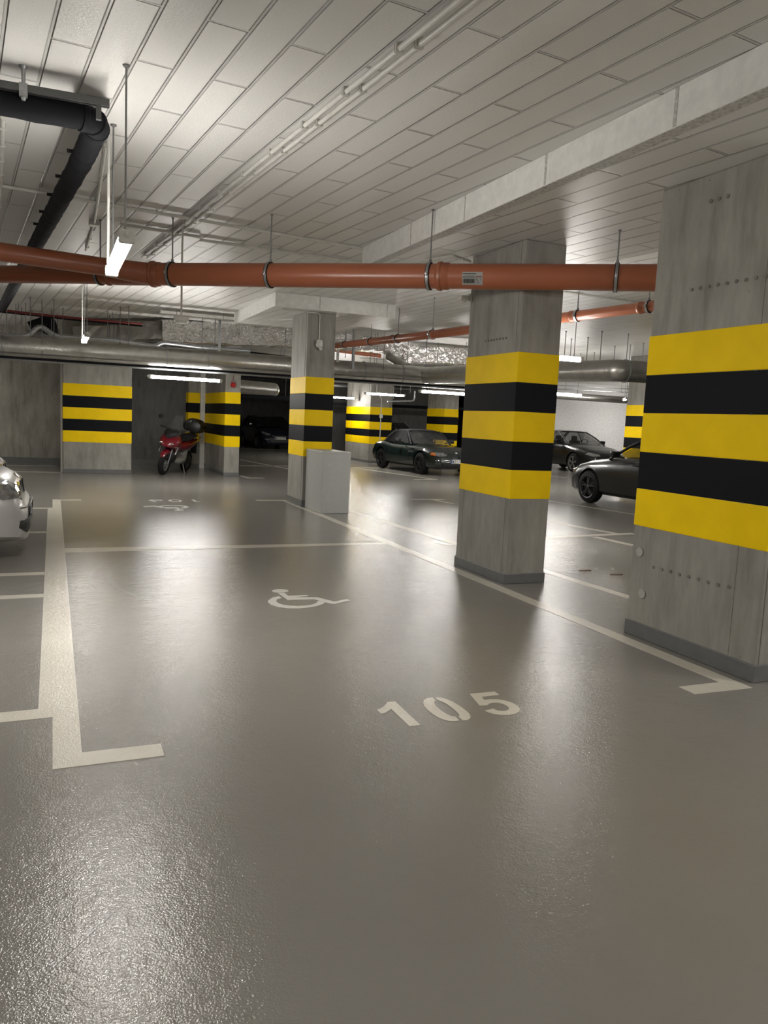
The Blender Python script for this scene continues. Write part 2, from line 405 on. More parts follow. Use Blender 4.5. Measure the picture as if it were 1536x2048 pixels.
lines('cream line right of the grey cabinet, passing behind the pipe-crossed column', [(pl(694, 1020), pl(1262, 1196), 0.12)])
lines('cream line ending in a T at the roadster front wheel', [(pl(697, 934), pl(872, 959), 0.12), (pl(828, 959), pl(873, 959), 0.12)])
lines('cream cross line just behind the grey cabinet and under the roadster', [(pl(697, 934.5), pl(792, 936), 0.12)])
lines('pale short line in the bright reflections left of the pipe-crossed column', [(pl(865, 999), pl(906, 1007.5), 0.11), (pl(824, 998.5), pl(888, 998.5), 0.11)])
lines('pale line left of the pipe-crossed column foot', [(pl(866, 1083), pl(903, 1091), 0.12)])
lines('cream cross line between the two nearest columns', [(pl(1085, 1075), pl(1268, 1067), 0.13)])
lines('upper slanting line crossing between the two nearest columns', [(pl(1090, 1041.5), pl(1232, 1067), 0.12)])
lines('short slanting line below the cross line, beside the nearest column', [(pl(1188, 1073.5), pl(1268, 1091), 0.12)])
lines('cream line beside the front wheel of the near black sedan', [(pl(1094, 1001), pl(1274, 1029.5), 0.10)])
lines('line under the rear black sedan', [(pl(1095, 952), pl(1134, 955), 0.10)])
lines('slanting line between the beacon column and the cabinet column', [(pl(477, 918.5), pl(577, 938), 0.13)])
lines('cross line between the beacon column and the cabinet column', [(pl(477, 931.5), pl(577, 932), 0.16)])
lines('short T line at the foot of the beacon column', [(pl(478, 951), pl(499, 956), 0.12), (pl(492, 956), pl(527, 956), 0.12)])
lines('thin line far back in front of the hatchback', [(pl(480, 897), pl(576, 900), 0.16)])
lines('thin line by the dark wall behind the grey cabinet', [(pl(660, 894), pl(706, 901), 0.16)])

DIG = {
 '1': [[(107,280),(150,317),(185,310),(215,292),(243,272),(415,435),(518,423),(282,203),(208,208),(195,228),(170,252),(140,270)]],
 '0': [[(632,167),(612,167),(575,173),(548,190),(540,215),(548,243),(575,275),(620,312),(670,345),(720,368),(775,383),(830,385),(880,380),(842,345),(800,338),(760,320),(705,285),(665,250),(645,220),(648,204),(657,197)],
       [(650,163),(700,165),(760,180),(820,207),(880,243),(930,280),(965,310),(983,338),(978,360),(950,375),(908,378),(872,345),(880,335),(870,315),(840,285),(790,245),(745,215),(700,197),(672,188)]],
 '5': [[(975,132),(1205,110),(1250,140),(1085,160),(1113,190),(1160,182),(1230,182),(1300,193),(1370,215),(1420,243),(1443,272),(1435,300),(1400,318),(1340,328),(1270,328),(1200,318),(1150,303),(1113,287),(1195,270),(1225,285),(1270,292),(1310,290),(1338,278),(1340,262),(1320,242),(1285,225),(1240,213),(1190,213),(1155,222),(1142,237),(1067,240)]],
}
t = thing('bay_number', 'stencilled number 105 painted in the foreground', 'number', (1.95, 3.5, 0))
for ch_, polys in DIG.items():
    b = B()
    for poly in polys:
        q = [pl(730 + x / 4.6545, 1360 + y / 4.6545) for x, y in poly]
        prism(b, [(x - 1.95, y - 3.5) for x, y in q], .0003, .0022)
    link_mesh('digit', b, M['line'], t)['label'] = 'stencilled digit ' + ch_
# wheelchair symbol
WC = [[(208 + 85 * math.cos(a * PI / 12), 1137 + 18 * math.sin(a * PI / 12)) for a in range(24)],
      [(185,1160),(250,1158),(290,1188),(480,1179),(494,1190),(335,1203),(585,1202),(760,1247),(885,1222),(932,1235),(765,1272),(705,1262),(555,1222),(285,1230)],
      [(195,1192),(130,1205),(85,1235),(80,1250),(110,1277),(180,1300),(280,1314),(400,1316),(500,1308),(580,1295),(640,1275),(668,1256),(600,1240),(588,1245),(580,1260),(540,1277),(470,1288),(390,1292),(310,1290),(230,1278),(185,1262),(165,1245),(175,1225),(222,1210)]]
wcw = [[pl(520 + x / 5.12, 960 + y / 5.12) for x, y in poly] for poly in WC]
M['symbol'] = floor_like('white_symbol_paint', (0.66, 0.65, 0.61), 0.05)
b = B()
for k, poly in enumerate(wcw): prism(b, poly, .0003, .0020 + k * .0003)
tag(link_mesh('wheelchair_symbol', b, M['symbol']), 'white wheelchair symbol painted in bay 105', 'floor symbol')
b = B()
for k, poly in enumerate(wcw):       # the far bay's symbol is the same stencil turned round
    prism(b, [(1.62 + (1.95 - x) * 1.0, 12.35 + (6.05 - y) * 1.0) for x, y in poly], .0003, .0020 + k * .0003)
tag(link_mesh('wheelchair_symbol', b, M['symbol']), 'worn wheelchair symbol painted in the far bay', 'floor symbol')
t = thing('bay_number', 'worn number painted beyond the far wheelchair symbol', 'number', (1.95, 13.3, 0))
def ring(bm, cx, cy, rx, ry, wd):
    o = [(cx + rx * math.cos(a * PI / 12), cy + ry * math.sin(a * PI / 12)) for a in range(24)]
    i = [(cx + (rx - wd) * math.cos(a * PI / 12), cy + (ry - wd) * math.sin(a * PI / 12)) for a in range(24)]
    for k in range(24): 
        prism(bm, [o[k], o[(k + 1) % 24], i[(k + 1) % 24], i[k]], .0003, .002)
b = B(); ring(b, -0.36, 0.06, .11, .10, .04); strip(b, (-0.47, 0.05), (-0.40, -0.17), .04)
link_mesh('digit', b, M['symbol'], t)
b = B(); ring(b, -0.06, 0.0, .11, .17, .04); link_mesh('digit', b, M['symbol'], t)
b = B(); strip(b, (0.26, -0.17), (0.26, 0.17), .05); strip(b, (0.26, -0.16), (0.33, -0.09), .04)
link_mesh('digit', b, M['symbol'], t)
# scuffs
def scuff(label, pts, wd):
    b = B(); P = [Vector((*pl(*p), 0)) for p in pts]; P = round_path(P, 5, 5)
    L = []; R_ = []
    for i, p in enumerate(P):
        d = (P[min(i + 1, len(P) - 1)] - P[max(i - 1, 0)]).normalized(); n = Vector((-d.y, d.x, 0)) * wd / 2 * (0.6 + 0.5 * math.sin(PI * i / (len(P) - 1)))
        L.append(p + n); R_.append(p - n)
    for i in range(len(P) - 1): prism(b, [L[i], L[i + 1], R_[i + 1], R_[i]], .0002, .0009)
    tag(link_mesh('tyre_scuff', b, M['scuff']), label, 'scuff mark')
S = 2.926
scuff('thin curved tyre scuff under the bright reflection, outer one', [(870 / S, 880 + 655 / S), (720 / S, 880 + 690 / S), (600 / S, 880 + 722 / S), (530 / S, 880 + 780 / S), (522 / S, 880 + 830 / S), (570 / S, 880 + 868 / S)], .018)
scuff('broad curved tyre scuff inside the thin one', [(890 / S, 880 + 662 / S), (750 / S, 880 + 692 / S), (662 / S, 880 + 740 / S), (630 / S, 880 + 790 / S), (655 / S, 880 + 840 / S), (720 / S, 880 + 885 / S), (800 / S, 880 + 915 / S)], .055)
scuff('straight pale scratch pointing away from the far wheelchair symbol', [(387, 1015), (420, 1030), (449, 1045)], .04)
scuff('long faint scratch across the bottom left corner of the floor', [(0, 2032), (120, 1920), (240, 1812), (359, 1711)], .011)
t_ = B(); p0 = Pz(1233, 1149)
for k in range(2):
    q0 = Pz(1233 - 63 * k, 1149 - 8 * k)
    t_ = B(); prism(t_, [(q0.x + .06 * math.cos(a) * (1 + .4 * (i % 2)), q0.y + .03 * math.sin(a)) for i, a in enumerate([j * PI / 5 for j in range(10)])], .0005, .006)
    tag(link_mesh('dry_leaf', t_, M['leaf']), ['dry brown leaf on the floor left of the nearest column', 'small dark scrap on the floor right of the pipe-crossed column foot'][k], 'leaf')

# ================================================================== lamps
def lamp(c, axis, length, ztop, label, rod_len=None, cable=False):
    c = Vector(c); axis = Vector(axis).normalized(); side = Vector((0, 0, 1)).cross(axis)
    ang = math.atan2(axis.y, axis.x)
    t = thing('tube_lamp', label, 'lamp', c, ang)
    L = length / 2
    b = B(); up = Vector((0, 0, 1))
    prof = [(-.038, -.001), (-.041, -.008), (-.040, -.026), (-.022, -.044), (.022, -.044), (.040, -.026), (.041, -.008), (.038, -.001)]
    grid_loft(b, [[Vector((x, y, z)) for y, z in prof] for x in (-L + .03, -L * .5, 0, L * .5, L - .03)], closed=True)
    link_mesh('diffuser', b, M['tube'], t, True)
    b = B(); obox(b, (0, 0, 0.010), Vector((1, 0, 0)), Vector((0, 1, 0)), up, 2 * L - .06, .060, .022, .003)
    link_mesh('housing', b, M['plastic'], t)
    for s in (-1, 1):
        b = B(); obox(b, (s * (L - .02), 0, -.014), Vector((1, 0, 0)), Vector((0, 1, 0)), up, .05, .09, .075, .012)
        lathe(b, (s * L, 0, -.005), (s, 0, 0), [(0, .018), (.02, .018), (.03, .008)], 10)
        link_mesh('end_cap', b, M['plastic'], t, True)
    h = (ztop - c.z)
    for s in (-1, 1):
        b = B(); tube(b, [(s * L * .80, 0, .015), (s * L * .80, 0, h - .001)], .0055, 8)
        lathe(b, (s * L * .80, 0, h - .016), (0, 0, 1), [(0, .008), (.006, .018), (.015, .022)], 10)
        link_mesh('suspension_rod', b, M['rod'], t)
    if cable:
        b = B(); tube(b, [(L * .80, .03, .02), (L * .80, .03, h - .06), (L * .86, .03, h - .03)], .010, 8)
        link_mesh('cable_conduit', b, M['plastic'], t)
    return t
lamp((0.388, 5.37, 2.475), (0, 1, 0), 1.27, ZC, 'tube lamp hanging in front of the orange pipe at upper left', cable=True)
lamp((0.47, 13.0, 2.56), (0, 1, 0), 1.27, ZC, 'tube lamp seen end-on in front of the big duct at left', cable=True)
p = Py(371, 756, 16.0); lamp((p.x, 16.0, p.z), (1, 0, 0), 1.42, 2.30, 'tube lamp under the big duct above the scooter')
p = Pz(1113, 714, 2.45); lamp((5.95, 8.80, 2.452), (1, 0, 0), 1.27, ZC, 'tube lamp right of the pipe-crossed column, above the duct')
p = Py(885, 784, 16.5); lamp((p.x + .05, 16.5, p.z), (1, 0, 0), 1.30, ZC, 'tube lamp left of the pipe-crossed column under the duct bend')
p = Py(770, 788, 21.5); lamp((p.x, 21.5, p.z), (1, 0, 0), 1.28, ZC, 'tube lamp above the roadster')
p = Py(692, 795, 26.5); lamp((p.x - .3, 26.5, p.z), (1, 0, 0), 1.30, ZC, 'tube lamp half hidden by the cabinet column, far back')
p = Py(1128, 787, 16.5); lamp((p.x - .1, 16.5, p.z), (1, 0, 0), 1.30, ZC, 'tube lamp right of the pipe-crossed column, below the duct')
p = Py(1251, 797, 19.0); lamp((p.x, 19.0, p.z), (.60, .80, 0), 1.2, ZC, 'tube lamp seen nearly end-on beside the far right column')
for (x, y, ax, lab) in ((0.39, -1.9, (0, 1, 0), 'straight behind the viewer'), (7.3, -1.0, (1, 0, 0), 'behind the viewer to the right'), (-4.2, 1.0, (0, 1, 0), 'over the bays left of the viewer'), (-3.2, 18.2, (1, 0, 0), 'over the bays beyond the silver cars'), (2.2, -3.4, (1, 0, 0), 'added behind the viewer on the near right to even out the light'), (6.6, 1.6, (0, 1, 0), 'added over the bays hidden by the nearest column to even out the light'),  # near-right lamp and the one past the nearest column are added fill
                        (18.0, 9.0, (1, 0, 0), 'at the far right beyond the nearest column'), (16.3, 24.8, (1, 0, 0), 'added to brighten the left part of the white wall'), (21.8, 24.3, (1, 0, 0), 'added to brighten the right part of the white wall'), (12.5, 11.0, (1, 0, 0), 'over the lane right of the nearest column')):  # the unseen pair at the white wall is added to brighten it
    lamp((x, y, 2.5), ax, 1.27, ZC, 'tube lamp outside the picture, ' + lab, None)

# ================================================================== orange drain pipes
R_P = 0.112
A1 = Vector((1.114, 8.274, 2.862)); A4 = Vector((4.443, 5.541, 2.806))
D = (A4 - A1) / (A4.x - A1.x)
def on(x): return A1 + D * (x - 1.114)
t = thing('drain_pipe', 'big orange drain pipe crossing the whole picture below the ceiling', 'pipe')
b = B(); tube(b, [on(0.95), on(6.2)], R_P, 36); link_mesh('pipe_run', b, M['orange'], t, True)
def socket(t, c, d, r, ln=0.12):
    b = B(); d = Vector(d).normalized()
    lathe(b, c, d, [(-.01, r), (0, r * 1.10), (.012, r * 1.16), (.035, r * 1.16), (.045, r * 1.08), (ln, r * 1.07), (ln + .012, r)], 36)
    link_mesh('pipe_socket', b, M['orange2'], t, True)
px_ = Px(862, 552, 3.26)
socket(t, on(3.235), D, R_P, .10)
socket(t, on(0.93), D, R_P, .10)
# Y branch at the left
# straight leg and branch
bl = on(-2.6); b = B(); tube(b, [on(0.95), on(0.6)], R_P, 36); link_mesh('branch_fitting', b, M['orange2'], t, True)
r2_ = 0.092
b = B(); tube(b, [on(0.66) + Vector((0, 0, -.012)), bl + Vector((0, 0, -.005))], r2_, 32); link_mesh('pipe_run', b, M['orange'], t, True)
socket(t, on(0.56) + Vector((0, 0, -.012)), -D, r2_, .05)
e0 = on(0.93); eA = Pz(196, 532, 2.875); eB = Pz(-60, 495, 2.90)
dirb = (eB - eA).normalized()
b = B(); tube(b, [e0, e0 + (eA - e0) * .55 , eA, eA + dirb * .2], [R_P * .98, .098, .085, .085], 32, rad=0.0); link_mesh('branch_fitting', b, M['orange2'], t, True)
b = B(); tube(b, [eA, eB + dirb * 1.6], .086, 32); link_mesh('pipe_run', b, M['orange'], t, True)
# sticker
sx0, sx1 = 0, 0
def sticker():
    uD = D.normalized(); n = Vector((-uD.y, uD.x, 0)); n = -n if n.y > 0 else n
    n = n.normalized(); up = Vector((0, 0, 1))
    c0 = Px(945, 556, 3.58)
    # centre parameter: the point of the pipe whose picture place is the sticker's
    best = min((on(3.3 + k * .005) for k in range(120)), key=lambda p: abs((MR @ (p + n * R_P - CAM)).x / (MR @ (p + n * R_P - CAM)).z - (945 - 768) / FPX))
    def patch(a0, a1, h0, h1, lift, mat, name, par):
        b = B(); rows = []
        for i in range(9):
            f = h0 + (h1 - h0) * i / 8
            ang = f / R_P
            rad_ = R_P + lift
            off = n * math.cos(ang) * rad_ + up * math.sin(ang) * rad_
            rows.append([best + uD * a0 + off, best + uD * a1 + off])
        vs = grid_loft(b, rows, cap=False)
        r = bmesh.ops.solidify(b, geom=b.faces[:], thickness=0.0004)
        return link_mesh(name, b, mat, par)
    tilt = -.042
    s = patch(-.092, .092, -.055 + tilt, .062 + tilt, .0008, M['label'], 'sticker', t); s['label'] = 'white barcode sticker'
    patch(-.090, .034, .044 + tilt, .050 + tilt, .0018, M['ink'], 'print', s)
    x = -.078
    while x < .018:
        wd = random.choice((.002, .003, .005)); patch(x, x + wd, -.035 + tilt, .004 + tilt, .0018, M['inkgrey'] if random.random() < .5 else M['ink'], 'print', s); x += wd + random.choice((.0015, .002))
    x = -.086                                    # printed number row: small blocks like figures
    while x < .026:
        patch(x, x + .007, .012 + tilt, .028 + tilt, .0018, M['inkgrey'], 'print', s); patch(x + .002, x + .005, .016 + tilt, .024 + tilt, .0024, M['label'], 'print', s); x += .0095
    patch(.034, .088, .018 + tilt, .024 + tilt, .0018, M['redink'], 'print', s)
    for (a0, a1, h0, h1) in ((.032, .035, -.012, .010), (.035, .044, .008, .011), (.035, .042, -.002, .001), (.046, .049, -.012, .008), (.049, .056, -.012, -.009), (.066, .076, .004, .007), (.073, .076, -.010, .006), (.050, .054, -.040, -.022), (.044, .052, -.032, -.029)):
        patch(a0, a1, h0 + tilt, h1 + tilt, .0018, M['ink'], 'print', s)
sticker()
def hanger(c, d, r, ztop, label, rodr=.0065, group=None):
    c = Vector(c); d = Vector(d).normalized()
    h = thing('pipe_hanger', label, 'pipe hanger', (c.x, c.y, c.z), 0, group)
    b = B(); lathe(b, -d * .018, d, [(0, r + .001), (0, r + .011), (.036, r + .011), (.036, r + .001)], 32)
    for f in list(b.faces):
        if len(f.verts) > 4: b.faces.remove(f)
    link_mesh('rubber_lining', b, M['rubber'], h, True)
    b = B(); lathe(b, -d * .012, d, [(0, r + .008), (0, r + .0145), (.024, r + .0145), (.024, r + .008)], 32)
    for f in list(b.faces):
        if len(f.verts) > 4: b.faces.remove(f)
    s, u = frame_of(d)
    n = Vector((-d.y, d.x, 0)).normalized()
    for sg in (-1, 1): obox(b, n * sg * (r + .022), d, n, Vector((0, 0, 1)), .024, .026, .016, .002)
    link_mesh('clamp_band', b, M['galv'], h, True)
    for sg in (-1, 1):
        b = B(); lathe(b, n * sg * (r + .024) + Vector((0, 0, -.02)), (0, 0, 1), [(0, .006), (.012, .009), (.03, .009), (.04, .006)], 8)
        link_mesh('bolt', b, M['galv'], h)
    b = B(); tube(b, [(0, 0, r + .012), (0, 0, ztop - c.z - .001)], rodr, 8)
    lathe(b, (0, 0, ztop - c.z - .014), (0, 0, 1), [(0, .009), (.013, .017)], 8)
    lathe(b, (0, 0, r + .012), (0, 0, 1), [(0, .013), (.022, .013), (.026, .008)], 8)
    link_mesh('threaded_rod', b, M['rod'], h)
    return h
hanger(on(1.114), D, R_P, ZC, 'clamp hanger just right of the pipe branch')
hanger(on(1.946), D, R_P, ZC, 'clamp hanger in the middle of the bare orange pipe run')
hanger(on(3.174), D, R_P, ZC, 'clamp hanger just left of the pipe collar and sticker')
hanger(on(4.443), D, R_P, ZL, 'clamp hanger between the two nearest columns')
hanger(on(0.46) + Vector((0, 0, -.012)), D, r2_, ZC, 'clamp hanger left of the hanging tube lamp')
# second orange pipe, further back
q0, q1 = Pz(1306, 612, 2.95), Pz(869, 661, 2.84)
q0 = Py(1306, 612, 7.55); q1 = Vector((5.418, 11.023, 2.855)); 
dq = (q1 - q0).normalized(); q2 = q1 + dq * 0.0
q3 = Py(657, 693, 16.6)
t = thing('drain_pipe', 'slimmer orange drain pipe slanting behind the columns toward the foil duct', 'pipe')
b = B(); tube(b, [q0 - dq * .9, q1, q3], .066, 28); link_mesh('pipe_run', b, M['orange'], t, True)
def near_u(a, bb, u):
    best = None
    for k in range(400):
        p = a + (bb - a) * (k / 399); c = MR @ (p - CAM); uu = c.x / c.z * FPX + 768
        if best is None or abs(uu - u) < best[0]: best = (abs(uu - u), p)
    return best[1]
for u in (1140, 1278): socket(t, near_u(q0, q1, u), (q1 - q0) * -1, .066, .07)
for u in (785, 862): socket(t, near_u(q1, q3, u), (q3 - q1) * -1, .066, .07)
HL = {1155: 'between the near columns', 1298: 'at the edge of the nearest column', 866: 'just left of the pipe-crossed column', 796: 'above the drop of the foil duct', 742: 'left of the foil duct drop', 690: 'nearest the cabinet column'}
for u in (1155, 1298): hanger(near_u(q0, q1, u), q1 - q0, .066, ZC, 'small clamp hanger on the rear orange pipe ' + HL[u], .005)
for u in (866, 796, 742, 690): hanger(near_u(q1, q3, u), q3 - q1, .066, ZC, 'small clamp hanger on the rear orange pipe ' + HL[u], .005)
b = B(); tube(b, [Py(655, 697, 19.0), Py(760, 712, 19.4)], .06, 16)
tag(link_mesh('drain_pipe', b, M['orange'], None, True), 'short bright orange pipe seen below the slanting orange pipe', 'pipe')

# ================================================================== black insulated pipe and its rail
t = thing('insulated_pipe', 'black insulated pipe bending from the left edge into the depth', 'pipe')
zb = 3.22
e = Pz(199, 240, zb); L0 = Pz(-80, 190, zb); F1 = Pz(104, 430, zb); F2 = Pz(18, 590, zb)
dF = (F2 - F1).normalized()
path = round_path([L0, e, Pz(168, 312, zb), F1, F2 + dF * 2], 0.16, 8)
dense = []
for a, c in zip(path, path[1:]):
    n = max(1, int((c - a).length / .09))
    for k in range(n): dense.append(a + (c - a) * k / n)
dense.append(path[-1])
rr = [.074 + .0045 * math.sin(i * 1.9) * math.sin(i * .53) for i in range(len(dense))]
b = B(); tube(b, dense, rr, 24); link_mesh('insulation_sleeve', b, M['insul'], t, True)
for k in range(3):
    b = B(); q = path[3 + k * 3]; d = (path[4 + k * 3] - path[2 + k * 3]).normalized()
    lathe(b, q - d * .02, d, [(0, .074), (.004, .0815), (.03, .0815), (.036, .074)], 24); link_mesh('tape_band', b, M['insul'], t, True)
for (u, v) in ((142, 309), (116, 366), (97, 412), (79, 449), (66, 480)):
    q = near_u(Pz(168, 312, zb), F2, u + 24); b = B()
    box(b, q.x - .105, q.x - .04, q.y - .012, q.y + .012, q.z + .02, q.z + .04)
    link_mesh('bracket', b, M['rubber'], t)
# mounting rail
zr = 3.29
r0, r1 = Pz(-30, 164, zr), Pz(219, 208, zr); dr = (r1 - r0).normalized(); nr = Vector((-dr.y, dr.x, 0))
t = thing('mounting_rail', 'grey steel channel above the black insulated pipe', 'rail', r0)
b = B(); ln = (r1 - r0).length; up = Vector((0, 0, 1)); cc = dr * ln / 2
obox(b, cc + nr * .019, dr, nr, up, ln, .003, .041); obox(b, cc - nr * .019, dr, nr, up, ln, .003, .041)
obox(b, cc + up * .019, dr, nr, up, ln, .041, .003); obox(b, cc - up * .019 + nr * .014, dr, nr, up, ln, .01, .003); obox(b, cc - up * .019 - nr * .014, dr, nr, up, ln, .01, .003)
link_mesh('channel', b, M['rail'], t)
q = Pz(47, 178, zr) - r0
b = B(); obox(b, q - up * .01, dr, nr, up, .045, .055, .075, .004); link_mesh('clamp', b, M['galv'], t)
b = B(); tube(b, [q + up * .02, q + up * (ZC - zr)], .011, 10); lathe(b, q + up * (ZC - zr - .02), (0, 0, 1), [(0, .013), (.018, .026)], 10); lathe(b, q - up * .065, (0, 0, 1), [(0, .009), (.01, .015), (.03, .015)], 6); link_mesh('bolt', b, M['galv'], t, True)
b = B(); q2_ = r1 - r0 - dr * .06; obox(b, q2_ - up * .05, dr, nr, up, .03, .03, .10); link_mesh('strap', b, M['rail'], t)

# ================================================================== ceiling conduits
def conduit(pts, label, off=(0,), r=.016, clips=None, group=None):
    for k, o_ in enumerate(off):
        P = [Vector(p) for p in pts]
        d = (P[1] - P[0]).normalized(); n = Vector((-d.y, d.x, 0)) * o_
        P = [p + n for p in P]
        t = thing('cable_conduit', label if len(off) == 1 else label + (', left one of the pair' if k == 0 else ', right one of the pair'), 'conduit')
        b = B(); tube(b, P, r, 10, rad=.05); link_mesh('tube', b, M['plastic'], t, True)
        if clips:
            tot = 0
            for a, c in zip(P, P[1:]):
                L = (c - a).length; m = int(L / clips)
                for j in range(m):
                    q = a + (c - a) * ((j + .5 + .15 * k) / m)
                    dd = (c - a).normalized(); nn = Vector((-dd.y, dd.x, 0))
                    if nn.length < .1: continue
                    b = B(); obox(b, q + Vector((0, 0, .004)), dd, nn.normalized(), Vector((0, 0, 1)), .016, r * 2 + .008, r * 2 + .008, .003)
                    link_mesh('clip', b, M['plastic'], t)
zc = ZC - .025
def cz(u, v): q = Pz(u, v, zc); return q
P_near, P_far = Vector((1.80 , 3.2, zc)), cz(366, 455)
dp = Vector((math.sin(-PLANK) * -1, math.cos(PLANK), 0)); dp = (P_far - Pz(783, 122, zc)).normalized()
conduit([P_far - dp * 9.5, P_far, cz(290, 515)], 'white cable conduit running along the ceiling planks', off=(-.032, .032), clips=.62)
conduit([cz(0, 371), cz(725, 497)], 'white conduit crossing the planks above the orange pipe, nearer one', clips=.9)
conduit([cz(95, 484), cz(400, 474 + 6), cz(725, 525)][1:], 'white conduit crossing the planks above the orange pipe, farther one', clips=.9)
conduit([cz(240, 448), cz(400, 474)], 'short faint conduit behind the hanging tube lamp', clips=.9)
conduit([cz(212, 290), cz(188, 447), cz(172, 500)], 'white conduit beside the black pipe, with a small box', clips=.5)
conduit([cz(6, 235), cz(-2, 420)], 'white conduit at the left edge under the black pipe', clips=.4)
conduit([Pz(525, 640, ZL - .012), Pz(632, 638, ZL - .012)], 'conduit under the square ceiling panel', clips=.4)
conduit([Pz(1120, 582, zc), Pz(1290, 608, zc)], 'conduit on the ceiling between the two nearest columns', clips=.6)
conduit([Pz(852, 520, ZL - .012), Pz(905, 512, ZL - .012), Pz(940, 524, ZL - .012)], 'short conduit reaching the top of the pipe-crossed column', clips=.3)
b = B(); q = cz(188, 447); box(b, q.x - .05, q.x + .05, q.y - .05, q.y + .05, ZC - .05, ZC - .001, .006)
tag(link_mesh('junction_box', b, M['plastic']), 'small pale junction box on the ceiling behind the hanging lamp', 'box')
t = thing('suspended_sensor', 'white box hanging on a long tube behind the orange pipe', 'sensor', (1.25, 8.55, 0))
b = B(); tube(b, [(0, 0, 2.50), (0, 0, ZC - .001)], .010, 10); lathe(b, (0, 0, ZC - .03), (0, 0, 1), [(0, .012), (.028, .025)], 10); link_mesh('drop_tube', b, M['plastic'], t, True)
b = B(); box(b, -.075, .075, -.04, .04, 2.435, 2.49, .006); box(b, -.055, .055, -.03, .03, 2.415, 2.437, .004); link_mesh('body', b, M['plastic'], t)

# ================================================================== ducts
YD = 16.0
def ring_at(t, c, d, r, wd=.03):
    b = B(); lathe(b, c, d, [(0, r), (.004, r + .012), (wd, r + .012), (wd + .004, r)], 28); link_mesh('seam_band', b, M['galv'], t, True)
t = thing('round_duct', 'big round foil-wrapped duct running across at left, behind the cabinet column', 'duct')
da, db = Py(-200, 677, YD), Py(846, 751, YD)
b = B(); n = 60
tube(b, [da + (db - da) * (k / n) for k in range(n + 1)], [.200 + .003 * math.sin(k * 2.3) for k in range(n + 1)], 32)
link_mesh('duct_run', b, M['duct'], t, True)
for u in (4, 330, 412, 610, 725, 800, 845): ring_at(t, near_u(da, db, u), db - da, .200)
t2 = thing('round_duct', 'foil-wrapped duct turning right, seen between the two nearest columns', 'duct')
ez = db.z
c1 = Pz(1232, 741, 2.52); c2 = Py(1420, 752, c1.y - .2)
b = B(); tube(b, [db, db + (c1 - db) * .5, c1, c2 + (c2 - c1)], .185, 32, rad=.10); link_mesh('duct_run', b, M['duct'], t2, True)
ring_at(t2, c1 + (c2 - c1).normalized() * .16, c2 - c1, .185)
# low slim pipes along the big duct
for k, (dy, dz, r, mt, lab) in enumerate(((-.19, -.205, .022, 'insul', 'thin black pipe under the big round duct'), (.22, -.215, .028, 'galv', 'thin bright pipe just behind and below the big round duct'), (.36, -.19, .028, 'insul', 'dark pipe behind the big round duct'))):
    b = B(); tube(b, [da + Vector((0, dy, dz)), db + (db - da) * .12 + Vector((0, dy, dz - .01))], r, 12)
    tag(link_mesh('service_pipe', b, M[mt], None, True), lab, 'pipe')
# foil wrapped rectangular duct
def foil_box(bm, pts, wd, ht, jit=.02):
    n = len(pts); rings = []; P = [Vector(p) for p in pts]
    for i, p in enumerate(P):
        d = (P[min(i + 1, n - 1)] - P[max(i - 1, 0)]).normalized(); s = d.cross(Vector((0, 0, 1))).normalized(); u = s.cross(d)
        rg = []
        for (a, c) in [(-1, -1), (-.35, -1.04), (.35, -1.04), (1, -1), (1.03, -.4), (1.03, .4), (1, 1), (.35, 1.04), (-.35, 1.04), (-1, 1), (-1.03, .4), (-1.03, -.4)]:
            rg.append(p + s * (a * wd / 2 + random.uniform(-jit, jit)) + u * (c * ht / 2 + random.uniform(-jit, jit)))
        rings.append(rg)
    grid_loft(bm, rings, closed=True)
def seg(a, c, step=.16):
    n = max(2, int((c - a).length / step)); return [a + (c - a) * k / n for k in range(n + 1)]
YF = 17.3
t = thing('foil_duct', 'crumpled foil-wrapped box duct above the big round duct', 'duct')
g0, g1 = Py(322, 662, YF), Py(560, 680, YF); g2 = Py(766, 684, YF)
b = B(); foil_box(b, seg(g0, g2), .5, .44); link_mesh('duct_run', b, M['foil'], t)
g_ = Py(245, 668, YF + .9)
b = B(); foil_box(b, seg(g_ + Vector((-.9, .4, -.1)), g_) + seg(g_, g0 + Vector((.05, 0, 0)))[1:], .46, .36); link_mesh('elbow', b, M['duct'], t)
h0 = Py(800, 708, YF); h1 = Py(960, 716, YF)
b = B(); foil_box(b, seg(g2, h0), .42, .34); link_mesh('elbow', b, M['foil'], t)
b = B(); foil_box(b, seg(h0, h1), .46, .36); link_mesh('duct_run', b, M['foil'], t)
# brackets and a neck joining the ducts
b = B(); q = Py(820, 735, YD); tube(b, [(q.x, YD + .1, q.z), (q.x, YF - .1, q.z + .3)], .10, 20)
tag(link_mesh('duct_neck', b, M['duct'], None, True), 'short round neck joining the foil duct to the big round duct', 'duct')
# smaller stuff above the duct on the left
t = thing('service_pipe', 'bright metal pipe with kinks above the big round duct at left', 'pipe')
pp = [Py(u, v, 16.65) for u, v in ((-40, 668), (55, 673), (80, 650), (110, 672), (235, 681), (310, 693), (325, 685), (400, 694), (500, 702))]
b = B(); tube(b, pp, .045, 12, rad=.12); link_mesh('tube', b, M['galv'], t, True)
b = B(); tube(b, [Py(60, 655, 18.0), Py(100, 640, 18.0), Py(105, 668, 18.0)], .12, 16, rad=.15)
tag(link_mesh('duct_elbow', b, M['insul'], None, True), 'dark elbow of duct above the big round duct at far left', 'duct')
b = B(); tube(b, [Py(85, 668, 18.1), Py(60, 670, 17.9)], .10, 16); box(b, *(lambda q: (q.x - .3, q.x + 1.7, 19.6, 19.8, q.z - .1, q.z + .18))(Py(150, 655, 19.6)))
tag(link_mesh('dark_panel', b, M['concdark']), 'dark box beam above the duct behind the end-on lamp', 'beam')
